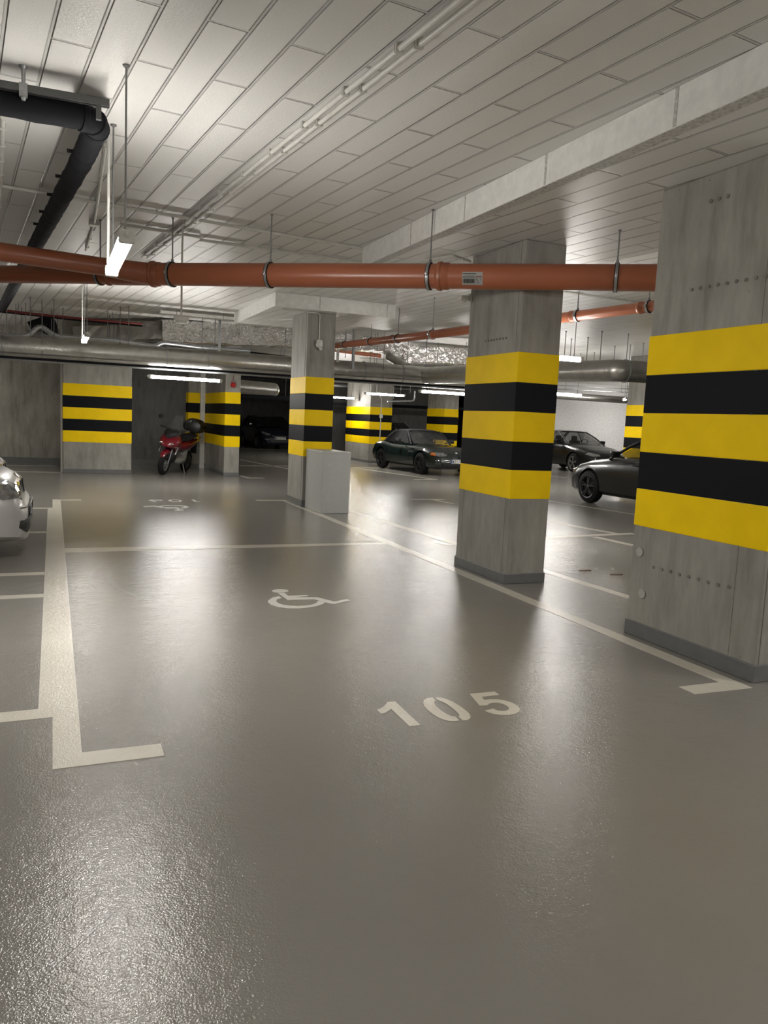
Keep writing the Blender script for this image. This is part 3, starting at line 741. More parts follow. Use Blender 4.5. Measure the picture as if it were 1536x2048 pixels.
b = B(); tube(b, [Py(-30, 616, 16.8), Py(60, 627, 16.8), Py(180, 639, 16.8), Py(285, 648, 16.8)], .022, 10)
tag(link_mesh('sprinkler_pipe', b, M['redpipe'], None, True), 'thin dark red sprinkler pipe near the ceiling at left', 'pipe')
b = B(); tube(b, [Py(-30, 620, 17.4), Py(150, 640, 17.4), Py(285, 652, 17.4)], .018, 10)
tag(link_mesh('service_pipe', b, M['insul'], None, True), 'thin dark pipe just below the red sprinkler pipe', 'pipe')
b = B(); q = Py(320, 697, 18.0); box(b, q.x, q.x + 1.0, 18.0, 18.1, q.z - .04, q.z + .04)
tag(link_mesh('sprinkler_pipe', b, M['redpipe']), 'dark red pipe stub between the foil duct and the round duct', 'pipe')
b = B(); tube(b, [Py(440, 700, 17.9), Py(590, 718, 17.9)], .05, 12)
tag(link_mesh('service_pipe', b, M['insul'], None, True), 'black pipe under the foil duct left of the cabinet column', 'pipe')
# cable tray behind, on the ceiling
b = B(); q0_, q1_ = Py(320, 624, 15.5), Py(475, 640, 15.5); box(b, q0_.x, q1_.x, 15.4, 15.6, (q0_.z + q1_.z) / 2 - .02, (q0_.z + q1_.z) / 2 + .03)
tag(link_mesh('cable_tray', b, M['white']), 'pale cable tray close to the ceiling left of the square ceiling panel', 'tray')
b = B()
q0_, q1_ = Py(1120, 778, 19.5), Py(1252, 785, 19.5); 
for dz in (0, .11): obox(b, (q0_ + q1_) / 2 + Vector((0, 0, dz)), (q1_ - q0_).normalized(), Vector((0, 1, 0)), Vector((0, 0, 1)), (q1_ - q0_).length + 1, .02, .03)
for k in range(16):
    q = q0_ + (q1_ - q0_) * (k / 15); box(b, q.x - .02, q.x + .02, q.y, q.y + .3, q.z - .01, q.z + .02)
tag(link_mesh('cable_tray', b, M['galv']), 'slotted steel cable tray above the rear black sedan', 'tray')
b = B(); q0_, q1_ = Py(1085, 789, 20.5), Py(1262, 801, 20.5); tube(b, [q0_ - (q1_ - q0_) * .3, q1_ + (q1_ - q0_) * .3], .11, 20)
tag(link_mesh('service_pipe', b, M['duct'], None, True), 'grey pipe crossing in front of the white wall top', 'pipe')
t = thing('round_duct', 'capped bright duct seen between the beacon column and the cabinet column', 'duct')
q0_, q1_ = Py(400, 766, 24.5), Py(548, 780, 24.5)
b = B(); tube(b, [q0_, q1_], .22, 28); lathe(b, q1_, q1_ - q0_, [(0, .22), (.08, .20), (.14, .12), (.16, .01)], 28); link_mesh('duct_run', b, M['duct'], t, True)
b = B(); q0_, q1_ = Py(470, 792, 24.0), Py(580, 797, 24.0); tube(b, [q0_ - Vector((1, 0, 0)), q1_ + Vector((.5, 0, 0))], .07, 16)
tag(link_mesh('service_pipe', b, M['insul'], None, True), 'black pipe under the capped duct', 'pipe')
for k, (v0, v1, yy, mt, lab) in enumerate(((770, 778, 28.3, 'galv', 'bright pipe left of the tube lamp above the roadster'), (806, 812, 28.5, 'insul', 'dark pipe below the tube lamp above the roadster'), (760, 764, 22, 'duct', 'pale pipe right above the tube lamp over the roadster'))):
    b = B(); tube(b, [Py(640, v0, yy), Py(930, v1 + 6, yy)], .06 if k < 2 else .05, 14)
    tag(link_mesh('service_pipe', b, M[mt], None, True), lab, 'pipe')
b = B(); tube(b, [Py(775, 803, 23.5), Py(826, 802, 23.5), Py(829, 797, 23.5), Py(830, 782, 23.5)], .03, 10, rad=.1)
tag(link_mesh('service_pipe', b, M['galv'], None, True), 'pipe bending upward right of the tube lamp above the roadster', 'pipe')
def hang_from(o, pts):
    for p in pts:
        b = B(); tube(b, [(p[0], p[1], p[2]), (p[0], p[1], ZC - .001)], .006, 6); link_mesh('threaded_rod', b, M['rod'], o)
for o in list(COL.objects):
    if o.parent is None and o.type == 'MESH' and o.name.split('.')[0] in ('service_pipe', 'sprinkler_pipe', 'drain_pipe', 'cable_tray'):
        vs = [v.co for v in o.data.vertices]; lo = min(vs, key=lambda v: v.x); hi = max(vs, key=lambda v: v.x)
        hang_from(o, [lo.lerp(hi, .2), lo.lerp(hi, .8)])
# strut posts
def post(u, v0, y, v1, wd, lab, mt='galv'):
    q = Py(u, v0, y); z1_ = Py(u, v1, y).z
    b = B(); box(b, q.x - wd / 2, q.x + wd / 2, y - .02, y + .02, z1_, min(ZC - .001, q.z)); tag(link_mesh('strut_post', b, M[mt]), lab, 'post')
post(709, 655, 15.6, 738, .05, 'steel strut post left of the foil duct drop, taller one')
post(676, 698, 15.6, 724, .045, 'steel strut post beside the cabinet column, shorter one', 'plastic')
post(440, 625, 16.6, 706, .05, 'steel strut post in front of the foil duct')
# hanger rods
RG = 'thin hanger rods above the ducts'
proto = None
rods = [(v, 15.8, 700) for v in (12, 30)] 
rods = [(u, y, z) for (u, y, z) in (
 (14, 15.8, 2.72), (32, 17.0, 2.8), (44, 17.6, 2.8), (52, 16.8, 2.9), (61, 15.8, 2.72), (64, 18.0, 2.9), (103, 17.5, 2.8), (108, 15.8, 2.72), (115, 18.2, 2.9), (126, 17.0, 3.0),
 (215, 16.8, 2.9), (219, 17.6, 2.8), (228, 18.0, 2.85), (240, 15.9, 2.72), (257, 15.8, 2.7), (297, 17.9, 3.0), (343, 18.2, 3.0), (392, 18.0, 3.0), (404, 15.9, 2.72), (411, 17.6, 3.1), (430, 15.9, 2.72),
 (571, 15.9, 2.72), (692, 17.0, 2.9), (742, 17.6, 2.8), (817, 17.0, 2.9), (826, 18.0, 2.8), (834, 18.3, 2.9), (854, 15.9, 2.6), (877, 17.0, 2.8), (910, 17.6, 2.7),
 (1131, 13.0, 2.7), (1143, 14.0, 2.7), (1176, 13.5, 2.7), (1203, 12.5, 2.7), (1231, 14.5, 2.7), (1256, 12.5, 2.7), (1262, 14.0, 2.8), (1288, 13.5, 2.7), (1191, 16.0, 2.9))]
for k, (u, y, z) in enumerate(rods):
    x = Py(u, 680, y).x
    b = B(); tube(b, [(0, 0, z), (0, 0, ZC - .001)], .008, 6); lathe(b, (0, 0, ZC - .02), (0, 0, 1), [(0, .012), (.018, .02)], 6)
    lathe(b, (0, 0, z - .01), (0, 0, 1), [(0, .014), (.02, .014)], 6)
    o = link_mesh('hanger_rod', b, M['rod']); o.location = (x, y, 0)
    tag(o, 'thin steel hanger rod hanging from the ceiling above the ducts', 'rod', RG)

# ================================================================== fittings on columns
def sensor_on(x, y, z, label, side):
    t = thing('wall_sensor', label, 'sensor', (x, y, z))
    b = B()
    if side == 'F':
        lathe(b, (0, 0, 0), (0, -1, 0), [(0, .05), (.03, .055), (.06, .05), (.085, .02)], 18); obox(b, (0, -.05, .02), Vector((1, 0, 0)), Vector((0, 1, 0)), Vector((0, 0, 1)), .10, .06, .12, .02)
        link_mesh('body', b, M['plastic'], t, True)
        b = B(); lathe(b, (0.02, -.045, -.055), (.2, -.5, -1), [(0, .028), (.03, .024), (.04, .012)], 14); link_mesh('lens', b, M['plastic'], t, True)
    else:
        obox(b, (-.02, 0, 0), Vector((1, 0, 0)), Vector((0, 1, 0)), Vector((0, 0, 1)), .04, .05, .08, .008); obox(b, (-.055, -.01, .0), Vector((.8, .3, .5)).normalized(), Vector((0, 1, 0)), Vector((0, 0, 1)), .06, .025, .025, .004)
        link_mesh('arm', b, M['plastic'], t)
        b = B(); obox(b, (-.11, -.03, -.015), Vector((1, .2, .12)).normalized(), Vector((-.2, 1, 0)).normalized(), Vector((0, 0, 1)), .12, .07, .05, .012); link_mesh('body', b, M['plastic'], t, True)
        b = B(); lathe(b, (-.11, -.03, -.04), (0, -.2, -1), [(0, .03), (.02, .028), (.03, .01)], 14); link_mesh('lens', b, M['plastic'], t, True)
    return t
q = Py(637, 690, 12.36); sensor_on(q.x, 12.355, q.z, 'white motion sensor on the front of the cabinet column', 'F')
q2s = Py(634, 645, 12.34)
b = B(); tube(b, [(q.x, 12.345, q.z + .05), (q.x, 12.345, ZL - .015), (q.x - .62, 12.345, ZL - .015)], .010, 10, rad=.05)
tag(link_mesh('cable_conduit', b, M['plastic'], None, True), 'white conduit dropping to the sensor on the cabinet column', 'conduit')
q = Px(944, 596, 3.965); sensor_on(3.962, q.y, q.z, 'white sensor on an arm at the left edge of the pipe-crossed column', 'L')
q = Py(466, 770, 18.6)
t = thing('alarm_beacon', 'small red round beacon high on a column', 'alarm', (q.x, 18.595, q.z))
b = B(); lathe(b, (0, 0, 0), (0, -1, 0), [(0, .06), (.02, .062), (.05, .058), (.075, .04), (.085, .005)], 20); link_mesh('dome', b, M['red'], t, True)
b = B(); tube(b, [(-.05, -.01, .03), (-.03, -.01, .09), (0, -.01, .11), (.03, -.01, .09), (.05, -.01, .03)], .006, 8); tube(b, [(0, -.01, .11), (0, -.01, .30)], .008, 8); link_mesh('cable', b, M['redpipe'], t, True)
# pale pipes beside pillars
b = B(); box(b, 0.165, 0.205, 19.1, 19.2, 0, ZC - .001); tag(link_mesh('rain_pipe', b, M['plastic']), 'narrow pale square pipe at the left edge of the wide striped pillar', 'pipe')
q = Py(405, 850, 21.15); b = B(); box(b, q.x - .07, q.x + .05, 21.09, 21.19, .0, ZC - .001); tag(link_mesh('rain_pipe', b, M['plastic']), 'pale square pipe behind the scooter, partly hidden by the beacon column', 'pipe')
# switch box on the far column
q = Py(761, 832, 25.4)
t = thing('switch_box', 'pale switch box with a vertical conduit on the column behind the roadster', 'box', (q.x, 25.39, 0))
b = B(); box(b, -.06, .06, -.06, 0, q.z - .07, q.z + .07, .01); link_mesh('body', b, M['plastic'], t)
b = B(); tube(b, [(0, -.02, q.z + .07), (0, -.02, 2.25), (-.2, -.02, 2.5), (-.2, -.02, 2.9)], .018, 8); tube(b, [(0, -.02, q.z - .07), (0, -.02, .2)], .018, 8); link_mesh('conduit', b, M['plastic'], t, True)

# ================================================================== grey cabinet
t = thing('metal_cabinet', 'pale grey sheet metal cabinet standing against a column', 'cabinet', (4.1, 11.93, 0))
hx, y0c, y1c, hz = .235, -.42, .42, .975
b = B(); box(b, -hx, hx, y0c, y1c, .006, hz, .004); link_mesh('body', b, M['cabinet'], t)
b = B(); box(b, -hx - .004, hx + .004, y0c - .004, y1c + .004, hz - .03, hz + .004, .004); link_mesh('lid', b, M['cabinet'], t)
b = B(); box(b, -hx + .01, hx - .01, y0c + .01, y1c - .01, 0, .012); link_mesh('base_frame', b, M['galv'], t)

# ================================================================== cars
def wheel(parent, x, y, r, wd, spokes, rim, flip):
    s = 1 if flip > 0 else -1
    b = B(); rt = r * .70
    lathe(b, (x, y - s * wd / 2, r), (0, s, 0), [(0, rt), (.005, r * .80), (.02, r * .95), (.045, r), (wd - .045, r), (wd - .02, r * .95), (wd - .006, r * .80), (wd, rt), (wd - .03, rt * .98), (.03, rt * .98), (0, rt)][:8], 36)
    for f in list(b.faces):
        if len(f.verts) > 4: b.faces.remove(f)
    o = link_mesh('wheel', b, M['rubber'], parent, True)
    b = B(); yo = y + s * (wd / 2 - .012)
    lathe(b, (x, yo - s * .02, r), (0, s, 0), [(0, rt * 1.01), (.02, rt * 1.03), (.026, rt * .99), (.02, rt * .93), (-.04, rt * .90)], 36)
    for f in list(b.faces):
        if len(f.verts) > 4: b.faces.remove(f)
    for k in range(spokes):
        a = 2 * PI * k / spokes + .3
        for da_ in (-.16, .16):
            p0 = Vector((x, yo - s * .015, r)); q0 = Vector((math.cos(a), 0, math.sin(a))); q1 = Vector((math.cos(a + da_), 0, math.sin(a + da_)))
            c = p0 + q0 * rt * .12; e = p0 + q1 * rt * .95
            dd = (e - c).normalized(); obox(b, (c + e) / 2, dd, Vector((0, 1, 0)), dd.cross(Vector((0, 1, 0))), (e - c).length, .018, rt * .10)
    lathe(b, (x, yo - s * .03, r), (0, s, 0), [(0, rt * .2), (.02, rt * .2), (.03, rt * .1)], 14)
    link_mesh('rim', b, rim, o, True)
    b = B(); lathe(b, (x, yo - s * .085, r), (0, s, 0), [(0, rt * .75), (.03, rt * .75)], 24); link_mesh('brake_disc', b, M['trim'], o)

def interp(tab, x, i):
    if x <= tab[0][0]: return tab[0][i]
    for a, c in zip(tab, tab[1:]):
        if x <= c[0]:
            f = (x - a[0]) / (c[0] - a[0]); f = f * f * (3 - 2 * f) * .5 + f * .5
            return a[i] + (c[i] - a[i]) * f
    return tab[-1][i]
def car(name, label, loc, rotz, L, W, spec, paint, cat='car'):
    """nose towards +x, left side +y; x runs from -L/2 to L/2"""
    t = thing(name, label, cat, loc, rotz)
    prof = spec['prof']        # x, bottom z, shoulder z, centre top z, half width factor
    xs = []; x = prof[0][0]
    N_ = 44
    for k in range(N_ + 1):
        f = k / N_; f = .5 - .5 * math.cos(PI * f)
        xs.append(prof[0][0] + (prof[-1][0] - prof[0][0]) * f)
    rings = []
    for x in xs:
        zb, zs, zt, wf = (interp(prof, x, i) for i in (1, 2, 3, 4)); hw = W / 2 * wf; h = zs - zb
        half = [(0, zb), (.55 * hw, zb), (.88 * hw, zb + .02), (.97 * hw, zb + .10 * h + .02), (.985 * hw, zb + .3 * h), (1.0 * hw, zb + .55 * h), (.992 * hw, zb + .72 * h), (.965 * hw, zb + .88 * h), (.925 * hw, zs - .01), (.84 * hw, zs + (zt - zs) * .45), (.62 * hw, zs + (zt - zs) * .82), (.3 * hw, zs + (zt - zs) * .97), (0, zt)]
        rg = [Vector((x, -y, z)) for y, z in half] + [Vector((x, y, z)) for y, z in half[-2:0:-1]]
        rings.append(rg)
    b = B(); grid_loft(b, rings, closed=True)
    body = link_mesh('body', b, paint, t, True)
    # wheel wells cut out of the body
    R = spec['r']; wells = []
    for wx in spec['wx']:
        for s in (-1, 1):
            b = B(); lathe(b, (wx, s * (W / 2 - .30), R * 1.02), (0, s, 0), [(0, R + .045), (.6, R + .045)], 32)
            c = link_mesh('cutter', b, M['trim']); wells.append(c)
    for c in wells:
        c.parent = t
        md = body.modifiers.new('cut', 'BOOLEAN'); md.operation = 'DIFFERENCE'; md.object = c; md.solver = 'EXACT'
    bpy.context.view_layer.update()
    dg = bpy.context.evaluated_depsgraph_get()
    nm = bpy.data.meshes.new_from_object(body.evaluated_get(dg), depsgraph=dg)
    body.modifiers.clear(); body.data = nm
    if len(nm.materials) == 0: nm.materials.append(paint)
    nm.set_sharp_from_angle(angle=math.radians(38))
    for c in wells: bpy.data.objects.remove(c, do_unlink=True)
    for wx in spec['wx']:
        for s in (-1, 1):
            wheel(t, wx, s * (W / 2 - .115), R, .21, spec.get('spokes', 5), spec['rim'], s)
    # greenhouse
    g = spec['gh']     # x0 rear base, x1 rear roof, x2 front roof, x3 front base, zbase rear/front, zroof, half width base/roof
    xr0, xr1, xf1, xf0, zbr, zbf, zr_, hb, hr = g
    def pane(name, pts, mat):
        b = B(); vs = [b.verts.new(p) for p in pts]; b.faces.new(vs)
        bmesh.ops.solidify(b, geom=b.faces[:], thickness=.006); return link_mesh(name, b, mat, t)
    gm = M[spec.get('glass', 'glass')]
    hz_ = lambda x: zbr + (zbf - zbr) * (x - xr0) / (xf0 - xr0)
    nseg = 6
    def curve(xc, z, hw, bulge, sgn):
        return [Vector((xc + sgn * bulge * (1 - (k / nseg * 2 - 1) ** 2), hw * (k / nseg * 2 - 1), z)) for k in range(nseg + 1)]
    for (nm_, xa, za, ha, xb, zb2, hb2, sg) in (('windscreen', xf0, zbf, hb * .93, xf1, zr_ - .03, hr * .97, 1), ('rear_window', xr0, zbr, hb * .93, xr1, zr_ - .03, hr * .97, -1)):
        b = B(); grid_loft(b, [curve(xa, za, ha, .10, sg), curve((xa + xb) / 2 + sg * .02, (za + zb2) / 2 + .02, (ha + hb2) / 2 + .01, .08, sg), curve(xb, zb2, hb2, .06, sg)], cap=False)
        bmesh.ops.solidify(b, geom=b.faces[:], thickness=.006)
        link_mesh(nm_, b, M['fabric'] if (spec.get('soft') and sg < 0) else gm, t, True)
    split = spec.get('split', (xr0 + xf0) / 2)
    for s in (-1, 1):
        q = lambda x, z, h: Vector((x, s * h, z))
        def topx(x):           # matching point on the roof line
            f = (x - xr0) / (xf0 - xr0); return xr1 + (xf1 - xr1) * f
        cuts = [xr0 + .10, split, xf0 - .12]
        for a, c in zip(cuts, cuts[1:]):
            m_ = M['fabric'] if (spec.get('soft') and a == cuts[0]) else gm
            pane('side_window', [q(a, hz_(a), hb), q(c - .02, hz_(c), hb), q(topx(c) - .02, zr_ - .04, hr), q(topx(a), zr_ - .04, hr)], m_)
        for (xa, xb, wd) in ((xf0 - .03, xf1, .030), (xr0 + .02, xr1, .05), (split, topx(split), .022)):
            b = B(); tube(b, [q(xa, hz_(xa) - .03, hb * .995), q((xa + xb) / 2, (hz_(xa) + zr_) / 2, (hb + hr) / 2 + .008), q(xb, zr_ - .03, hr)], wd, 8)
            link_mesh('window_pillar', b, M['fabric'] if spec.get('soft') else paint, t, True)
    b = B(); rr_ = []
    for k in range(11):
        f = k / 10; x = xr1 - .04 + (xf1 - xr1 + .08) * f; crown = spec.get('crown', .05) * (1 - (2 * f - 1) ** 2) 
        hw = hr * (1.02 - .04 * abs(2 * f - 1))
        rr_.append([Vector((x, hw * y, zr_ - .035 + (.035 + crown) * z)) for y, z in ((-1, 0), (-.96, .5), (-.8, .8), (-.4, .98), (0, 1), (.4, .98), (.8, .8), (.96, .5), (1, 0), (.5, -.2), (-.5, -.2))])
    grid_loft(b, rr_, closed=True); link_mesh('roof', b, M['fabric'] if spec.get('soft') else paint, t, True)
    # inside
    b = B()
    for s in (-1, 1):
        obox(b, (xf0 - 1.25, s * .36, zbf - .15), Vector((1, 0, 0)), Vector((0, 1, 0)), Vector((0, 0, 1)), .18, .44, .55, .06); obox(b, (xf0 - 1.28, s * .36, zbf + .20), Vector((1, 0, 0)), Vector((0, 1, 0)), Vector((0, 0, 1)), .10, .24, .18, .04)
    link_mesh('seat', b, M['trim'], t, True)
    b = B(); c_ = Vector((xf0 - .72, .36, zbf + .02)); ax = Vector((-1, 0, .45)).normalized(); s_, u_ = frame_of(ax)
    tube(b, [c_ + (s_ * math.cos(k * PI / 10) + u_ * math.sin(k * PI / 10)) * .18 for k in range(21)], .014, 8); obox(b, c_, s_, u_, ax, .34, .03, .03)
    link_mesh('steering_wheel', b, M['trim'], t, True)
    # mirrors
    for s in (-1, 1):
        b = B(); xm = xf0 - .42; hm = W / 2 * .985
        obox(b, (xm, s * (hm + .10), hz_(xm) + .075), Vector((1, 0, 0)), Vector((0, 1, 0)), Vector((0, 0, 1)), .10, .20, .13, .03); tube(b, [(xm, s * (hm - .12), hz_(xm) + .01), (xm, s * (hm + .06), hz_(xm) + .06)], .02, 8)
        link_mesh('door_mirror', b, spec.get('mirror', paint), t, True)
    for s in (-1, 1):                                   # door cut lines and handles
        b = B(); hm = W / 2 + .001
        for xd in spec['doors']:
            tube(b, [(xd, s * (hm - .004), .34), (xd, s * (hm - .004), .62), (xd - .02, s * (hm - .045), hz_(xd) - .03)], .004, 5)
        link_mesh('door_seam', b, M['trim'], t)
        b = B(); obox(b, (spec['doors'][-1] + .22, s * (hm - .03), hz_(spec['doors'][-1]) - .13), Vector((1, 0, 0)), Vector((0, 1, 0)), Vector((0, 0, 1)), .16, .03, .022, .006); link_mesh('door_handle', b, spec.get('handle', paint), t, True)
    return t
def surf_x(spec, W, y, z):      # rough x of the nose surface at lateral y and height z
    xs = spec['prof'][-1][0]; x = xs
    for k in range(300):
        x = xs - k * .004
        zb, zs, zt, wf = (interp(spec['prof'], x, i) for i in (1, 2, 3, 4)); hw = W / 2 * wf
        if abs(y) < hw * .97 and zb - .01 < z:
            top = zs + (zt - zs) * (1 - min(1, abs(y) / hw) ** 2) if True else zt
            if z < top: return x
    return x
def nose_patch(t, spec, W, outline, mat, name, lift=.006, thick=.012, sub=6):
    """an inset panel laid on the nose: outline given as (y, z), draped over the body"""
    b = B(); ys = [p[0] for p in outline]; zs = [p[1] for p in outline]
    cy, cz_ = sum(ys) / len(ys), sum(zs) / len(zs)
    rings = []
    for k in range(sub, 0, -1):
        f = k / sub; rings.append([Vector((surf_x(spec, W, cy + (y - cy) * f, cz_ + (z - cz_) * f) + lift, cy + (y - cy) * f, cz_ + (z - cz_) * f)) for y, z in outline])
    vs = grid_loft(b, rings, closed=True, cap=False)
    b.faces.new(vs[-1]); bmesh.ops.triangulate(b, faces=[f for f in b.faces if len(f.verts) > 4])
    bmesh.ops.solidify(b, geom=b.faces[:], thickness=thick)
    return link_mesh(name, b, mat, t, True)
def plate(t, spec, W, z, text_cells, y0=0, extra=.012, wd=.52, x=None):
    x = (surf_x(spec, W, 0, z) if x is None else x) + extra
    b = B(); box(b, x, x + .008, y0 - wd / 2, y0 + wd / 2, z - .057, z + .057, .003); o = link_mesh('number_plate', b, M['plate'], t)
    b = B(); box(b, x + .0075, x + .0095, y0 + wd / 2 - .045 if False else y0 - wd / 2 + .004, y0 - wd / 2 + .044, z - .052, z + .052)
    link_mesh('blue_strip', b, M['bluestrip'], o)
    glyph = {'W': [((0, 1), (.25, 0)), ((.25, 0), (.5, .8)), ((.5, .8), (.75, 0)), ((.75, 0), (1, 1))], 'Z': [((0, 1), (1, 1)), ((1, 1), (0, 0)), ((0, 0), (1, 0))], '2': [((0, 1), (1, 1)), ((1, 1), (1, .5)), ((1, .5), (0, 0)), ((0, 0), (1, 0))],
             '7': [((0, 1), (1, 1)), ((1, 1), (.3, 0))], 'I': [((.5, 0), (.5, 1))]}
    yy = y0 - wd / 2 + .06
    for ch in text_cells:
        b = B()
        for (a, c) in glyph.get(ch, glyph['I']):
            pa = Vector((x + .0095, yy + a[0] * .042, z - .038 + a[1] * .076)); pb = Vector((x + .0095, yy + c[0] * .042, z - .038 + c[1] * .076))
            dd = (pb - pa); 
            if dd.length < 1e-4: continue
            obox(b, (pa + pb) / 2, dd.normalized(), Vector((1, 0, 0)), dd.normalized().cross(Vector((1, 0, 0))), dd.length + .008, .002, .011)
        link_mesh('character', b, M['ink'], o); yy += .062
    return o

# --- generic shapes
def mirror_out(o_): return [(-y, z) for y, z in o_]
SP_ROAD = dict(prof=[(-2.0, .36, .52, .60, .80), (-1.93, .26, .70, .80, .90), (-1.7, .20, .80, .88, .97), (-1.25, .18, .84, .90, 1.0), (-.6, .18, .78, .86, .985), (.3, .18, .76, .87, .985), (.8, .18, .77, .87, .99), (1.3, .18, .76, .82, .995), (1.65, .18, .68, .74, .95), (1.88, .20, .58, .66, .86), (1.98, .24, .50, .56, .76), (2.02, .32, .42, .48, .66)],
               r=.315, wx=(-1.22, 1.22), spokes=5, rim=M['trim'], gh=(-1.25, -.72, -.02, .50, .86, .86, 1.25, .70, .56), split=-.60, soft=True, glass='screen', doors=(-.62, .55), mirror=M['trim'], crown=.04)
rd = car('roadster', 'dark green soft-top roadster parked nose out behind the cabinet', (10.50, 21.6, 0), -PI / 2 + .08, 4.0, 1.72, SP_ROAD, M['cargreen'])
for s in (-1, 1):
    o_ = [(s * .70, .60), (s * .66, .66), (s * .40, .655), (s * .34, .60), (s * .40, .565), (s * .62, .555)]
    nose_patch(rd, SP_ROAD, 1.72, o_, M['lensdark'], 'headlamp', .012)
    nose_patch(rd, SP_ROAD, 1.72, [(s * .78, .59), (s * .76, .65), (s * .67, .655), (s * .69, .56)], M['amber'], 'indicator', .016)
    nose_patch(rd, SP_ROAD, 1.72, [(s * .04, .53), (s * .05, .61), (s * .17, .61), (s * .21, .57), (s * .17, .50), (s * .07, .49)], M['trim'], 'grille', .012)
nose_patch(rd, SP_ROAD, 1.72, [(-.55, .30), (-.5, .37), (.5, .37), (.55, .30), (.4, .26), (-.4, .26)], M['trim'], 'air_intake', .008)
plate(rd, SP_ROAD, 1.72, .43, 'WZI7IIII')
b = B(); box(b, 1.30 - .15, 1.46, -.866, -.85, .70, .715);
for k in range(4): obox(b, (.62 + k * .07, -.853, .64), Vector((.4, 0, 1)).normalized(), Vector((0, 1, 0)), Vector((1, 0, -.4)).normalized(), .06, .012, .012)
link_mesh('side_vent', b, M['alloylight'], rd)
b = B(); lathe(b, (surf_x(SP_ROAD, 1.72, 0, .66) + .005, 0, .66), (1, 0, .4), [(0, .035), (.006, .035), (.010, .02)], 18); link_mesh('badge', b, M['alloylight'], rd)

SP_HATCH = dict(prof=[(-2.1, .40, .70, .85, .85), (-2.02, .30, .90, 1.0, .94), (-1.4, .20, .98, 1.02, 1.0), (0, .19, .93, .98, 1.0), (.8, .19, .92, 1.0, 1.0), (1.4, .19, .86, .93, .98), (1.8, .19, .74, .80, .90), (2.0, .20, .60, .68, .80), (2.1, .26, .48, .55, .66)],
                r=.32, wx=(-1.3, 1.32), spokes=7, rim=M['alloylight'], gh=(-1.85, -1.35, .15, 1.05, .99, .99, 1.46, .80, .62), split=-.2, doors=(-.85, .1), crown=.04)
hb_ = car('hatchback', 'dark blue hatchback facing out in the shadow far back', (9.25, 35.6, 0), -PI / 2, 4.2, 1.80, SP_HATCH, M['carblue'])
for s in (-1, 1):
    nose_patch(hb_, SP_HATCH, 1.8, [(s * .78, .72), (s * .74, .78), (s * .44, .68), (s * .42, .63), (s * .6, .62)], M['lens'], 'headlamp', .014)
    nose_patch(hb_, SP_HATCH, 1.8, [(s * .66, .42), (s * .66, .47), (s * .5, .46), (s * .5, .42)], M['lens'], 'fog_lamp', .012)
nose_patch(hb_, SP_HATCH, 1.8, [(-.40, .60), (.40, .60), (.3, .57), (-.3, .57)], M['chrome'], 'grille_bar', .016)
nose_patch(hb_, SP_HATCH, 1.8, [(-.5, .50), (.5, .50), (.38, .32), (-.38, .32)], M['trim'], 'grille', .010)
plate(hb_, SP_HATCH, 1.8, .50, 'WIIIIIII', extra=.03)

SP_SED = dict(prof=[(-2.35, .42, .80, .92, .82), (-2.25, .30, .95, 1.04, .92), (-1.5, .20, 1.0, 1.05, .99), (0, .19, .94, .99, 1.0), (.85, .19, .91, 1.0, 1.0), (1.5, .19, .84, .93, .985), (1.95, .19, .76, .83, .93), (2.2, .20, .66, .74, .84), (2.32, .22, .58, .66, .76), (2.37, .28, .50, .56, .70)],
              r=.335, wx=(-1.42, 1.38), spokes=5, rim=M['alloy'], gh=(-1.75, -1.0, .10, 1.0, 1.03, .97, 1.43, .80, .60), split=-.35, doors=(-.95, -.1), crown=.03)
q = Pz(1176, 1005)
s1 = car('sedan', 'near black sedan seen side-on, its front wheel beside the nearest column', (q.x + .84, q.y - 1.5, 0), PI / 2, 4.7, 1.82, dict(SP_SED, wx=(-1.2, 1.5)), M['carblack'])
s2 = car('sedan', 'rear black sedan facing out before the white wall', (17.75, 24.0, 0), -PI / 2, 4.7, 1.82, dict(SP_SED, rim=M['alloylight']), M['carblack'])
for sd in (s1, s2):
    for s in (-1, 1):
        nose_patch(sd, SP_SED, 1.82, [(s * .82, .66), (s * .76, .73), (s * .46, .68), (s * .46, .61), (s * .7, .60)], M['lens'], 'headlamp', .014)
        nose_patch(sd, SP_SED, 1.82, [(s * .72, .34), (s * .74, .46), (s * .56, .46), (s * .54, .34)], M['trim'], 'air_intake', .012)
    nose_patch(sd, SP_SED, 1.82, [(-.40, .66), (.40, .66), (.46, .50), (.28, .34), (-.28, .34), (-.46, .50)], M['trim'], 'grille', .012)
    plate(sd, SP_SED, 1.82, .46, 'WIIIIIII', extra=.03)
for s in (-1, 1):
    b = B(); tube(b, [(-1.7, s * .80, 1.04), (-1.0, s * .63, 1.41), (-.4, s * .62, 1.44), (.10, s * .63, 1.41), (.9, s * .81, .99)], .010, 6); link_mesh('window_trim', b, M['chrome'], s2, True)

